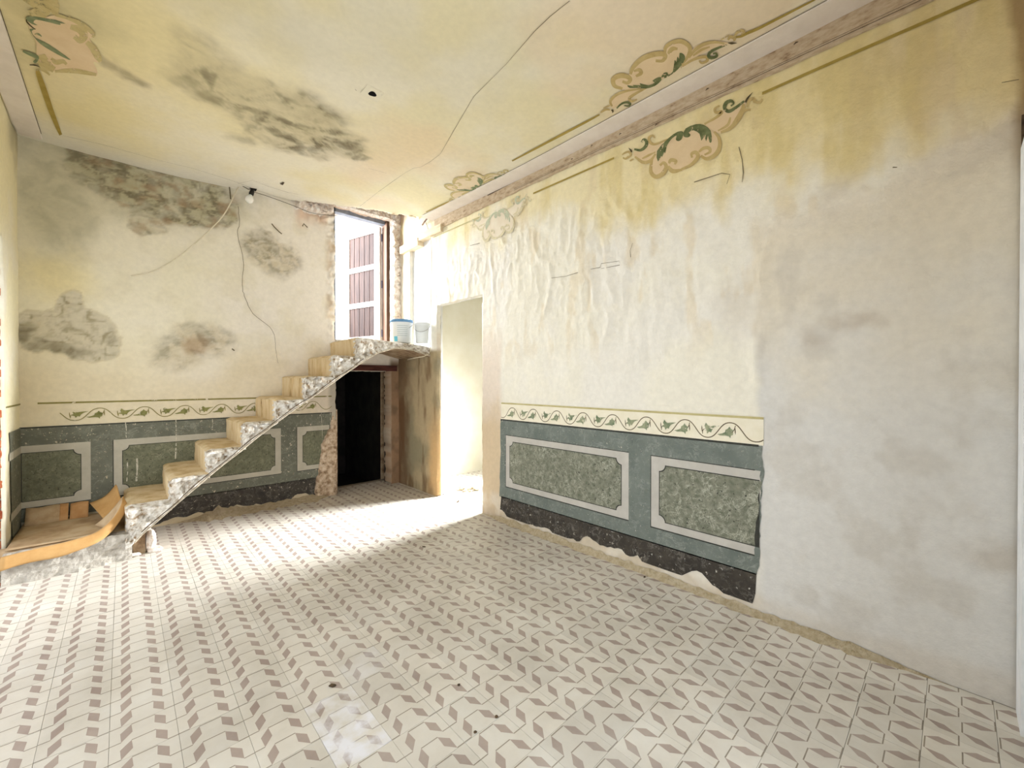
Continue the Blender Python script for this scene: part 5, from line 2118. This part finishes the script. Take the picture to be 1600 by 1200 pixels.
# ================================================================== BULB AND CABLES
hx, hz = onB(393, 302, YB - 0.10)
hy = YB - 0.10
lb = empty('light_bulb', (hx, hy, hz))
tag(lb, 'bare white bulb in a black holder hanging where back wall meets ceiling', 'light bulb')
MH = Matrix.Translation((hx, hy, hz)) @ Matrix.Rotation(math.radians(16), 4, 'Y')
mb = MB()
mb.lathe([(0.0, 0.055), (0.012, 0.055), (0.014, 0.03), (0.021, 0.028), (0.023, -0.01), (0.020, -0.022), (0.0, -0.022)], (0, 0, 0), 20, M=MH)
mb.build('lamp_holder', M_black, lb, True)
mb = MB()
mb.box(-0.03, 0.03, -0.012, 0.012, 0.045, 0.07, M=MH)
mb.build('holder_bracket', M_black, lb)
mb = MB()
prof = [(0.014, -0.020), (0.018, -0.030), (0.032, -0.048), (0.040, -0.070), (0.038, -0.092), (0.026, -0.108), (0.012, -0.114), (0.0, -0.115)]
mb.lathe(prof, (0, 0, 0), 24, M=MH)
mb.build('bulb', M_bulb, lb, True)
mb = MB()
zc = float(ceil_z(hx, hy))
mb.tube([tuple(MH @ Vector((0, 0, 0.05))), (hx - 0.03, hy, zc - 0.02), (hx - 0.10, hy - 0.01, zc)], 0.003, 6)
mb.build('flex', M_black, lb, True)


def cable(name, label, P, r, mat):
    mb = MB()
    mb.tube([tuple(p) for p in spline([np.array(p, float) for p in P], 10)], r, 8)
    o = mb.build(name, mat, None, True)
    return tag(o, label, 'cable')


def b3(x, y, d):
    p = onB(x, y, YB - d)
    return (p[0], YB - d, p[1])


cable('hanging_cable', 'white electric cable dangling from the ceiling edge across the stained back wall',
      [b3(373, 291, 0.06), b3(366, 305, 0.08), b3(350, 335, 0.10), b3(325, 362, 0.10), b3(295, 388, 0.09), b3(265, 410, 0.08), b3(235, 425, 0.06), b3(205, 431, 0.03)], 0.0055, M_cable)
cable('thin_wire', 'thin dark wire sagging from the bulb to the upper doorway',
      [b3(397, 300, 0.08), b3(410, 304, 0.03), b3(425, 309, 0.03), b3(455, 320, 0.03), b3(485, 332, 0.03), b3(510, 336, 0.04), b3(527, 337, 0.05)], 0.003, M_wire)


def r3(x, y, d):
    p = onR(x, y, XR - d)
    return (XR - d, p[0], p[1])


pl = onB(673, 548, YO - 0.035)
p2 = onB(664, 556, YO - 0.04)
p3 = onB(650, 559, YO + 0.05)
p4 = onB(637, 562, YO + 0.3)
p5 = onB(668, 500, YO - 0.03)
cable('looping_cable', 'pale cable running down the wall corner and looping under the stair landing',
      [r3(664, 344, 0.03), r3(670, 362, 0.03), r3(674, 385, 0.03), r3(674, 430, 0.03), r3(673, 480, 0.04), (min(onB(673.5, 520, YO - 0.03)[0], XR - 0.03), YO - 0.03, onB(673.5, 520, YO - 0.03)[1]),
       (min(pl[0], XR - 0.03), YO - 0.035, pl[1]), (p2[0], YO - 0.04, p2[1]), (p3[0], YO + 0.05, p3[1]), (p4[0], YO + 0.3, p4[1])], 0.0045, M_cable)

# ================================================================== small rubble and flakes on the floor
def flake(px, py, r, mat, label, cat, seed, sq=(1.3, 0.8, 0.25), group=None, name='plaster_flake'):
    x, y = onZ(px, py, 0.0)
    o = lump(name, (x, y, r * sq[2] * 0.8 + 0.0005), r, mat, None, seed, sq, 2)
    o.rotation_euler = (0, 0, seed * 1.3)
    tag(o, label, cat, group)
    return o


flake(690, 773, 0.030, M_flakeshade, 'small dark flake at the foot of the doorway jamb', 'flake', 31)
flake(716, 784, 0.028, M_flakeshade, 'thin dark sliver lying on the bright doorway threshold', 'flake', 32, (1.8, 0.5, 0.15))
flake(662, 855, 0.016, M_flakeshade, 'dark crumb on the shaded tiles in front of the doorway', 'crumb', 33, name='plaster_crumb')
flake(1007, 0 + 902, 0.012, M_flakeshade, 'dark crumb on tiles near the right wall dado', 'crumb', 34, name='plaster_crumb')
flake(776, 1121, 0.009, M_flakeshade, 'dark round speck on the near tiles, middle of three in a row', 'crumb', 35, (1, 1, 0.4), name='plaster_crumb')
flake(717, 1071, 0.008, M_flakeshade, 'dark speck on a mauve tile diamond, furthest of three in a row', 'crumb', 36, (1, 1, 0.4), name='plaster_crumb')
flake(743, 1145, 0.008, M_flakeshade, 'dark speck beside a tile joint, nearest of three in a row', 'crumb', 37, (1, 1, 0.4), name='plaster_crumb')
flake(520, 1072, 0.018, M_flakeshade, 'brown crumb beside the whitened floor tile', 'crumb', 38, (1.2, 0.8, 0.2), name='plaster_crumb')
flake(70, 897, 0.035, M_flakeshade, 'dark broken chip on the floor below the cardboard', 'chip', 39, (1.4, 0.6, 0.6), name='masonry_chip')
flake(38, 903, 0.030, M_brick, 'reddish brick chip at the foot of the concrete platform', 'chip', 40, (1.2, 0.8, 0.6), name='masonry_chip')
flake(5, 915, 0.035, M_brick, 'rusty red chip on the floor at the left end of the platform', 'chip', 44, (1.4, 0.8, 0.4), name='masonry_chip')


def heap(name, label, pts, rs, mat, seed, group=None):
    h = empty(name, (pts[0][0], pts[0][1], 0))
    tag(h, label, 'rubble', group)
    for k, ((x, y), r) in enumerate(zip(pts, rs)):
        lump('lump', (x, y, r * 0.35), r, mat, h, seed + k, (1.2, 0.9, 0.55), 2)
    return h


rr = random.Random(12)
P = [onZ(px, py) for px, py in ((722, 765), (730, 766), (738, 764), (745, 766), (726, 768), (735, 768))]
heap('rubble_heap', 'low heap of pale plaster rubble on the floor of the bright next room', P, [0.06, 0.05, 0.055, 0.05, 0.035, 0.03], M_dust, 50)


# drifts of plaster dust along the foot of the walls
def drift(name, along, mat, parent, seed):
    V, Fc = [], []
    n = len(along)
    for i, (p, nrm, w, h) in enumerate(along):
        k = sst(-0.5, 12, i) * sst(n - 0.5, n - 13, i) * (0.5 + 0.9 * float(fbm(np.array(i * 0.6), np.array(seed * 1.0), seed, 3)))
        for t, zz in ((0.0, h * k), (0.25, h * k * 0.7), (0.6, h * k * 0.22), (1.0, -0.002)):
            V.append((p[0] + nrm[0] * w * k * t, p[1] + nrm[1] * w * k * t, zz + 0.0015))
    for i in range(n - 1):
        for k in range(3):
            a = i * 4 + k
            Fc.append((a, a + 4, a + 5, a + 1))
    o = link(name, mesh(name, V, Fc, True), [mat], parent)
    o['kind'] = 'stuff'


drift('plaster_dust', [((XR - 0.002, y), (-1, 0), 0.045 + 0.015 * math.sin(y * 3), 0.030 + 0.012 * sst(0.8, 1.4, y)) for y in np.linspace(0.0, 3.38, 110)], M_dust, wall_right, 3)
drift('plaster_dust', [((x, YB - 0.002), (0, -1), 0.16, 0.04 + 0.05 * math.exp(-((x - 0.75) / 0.12) ** 2)) for x in np.linspace(0.35, 1.9, 60)], M_dust, wall_back, 5)
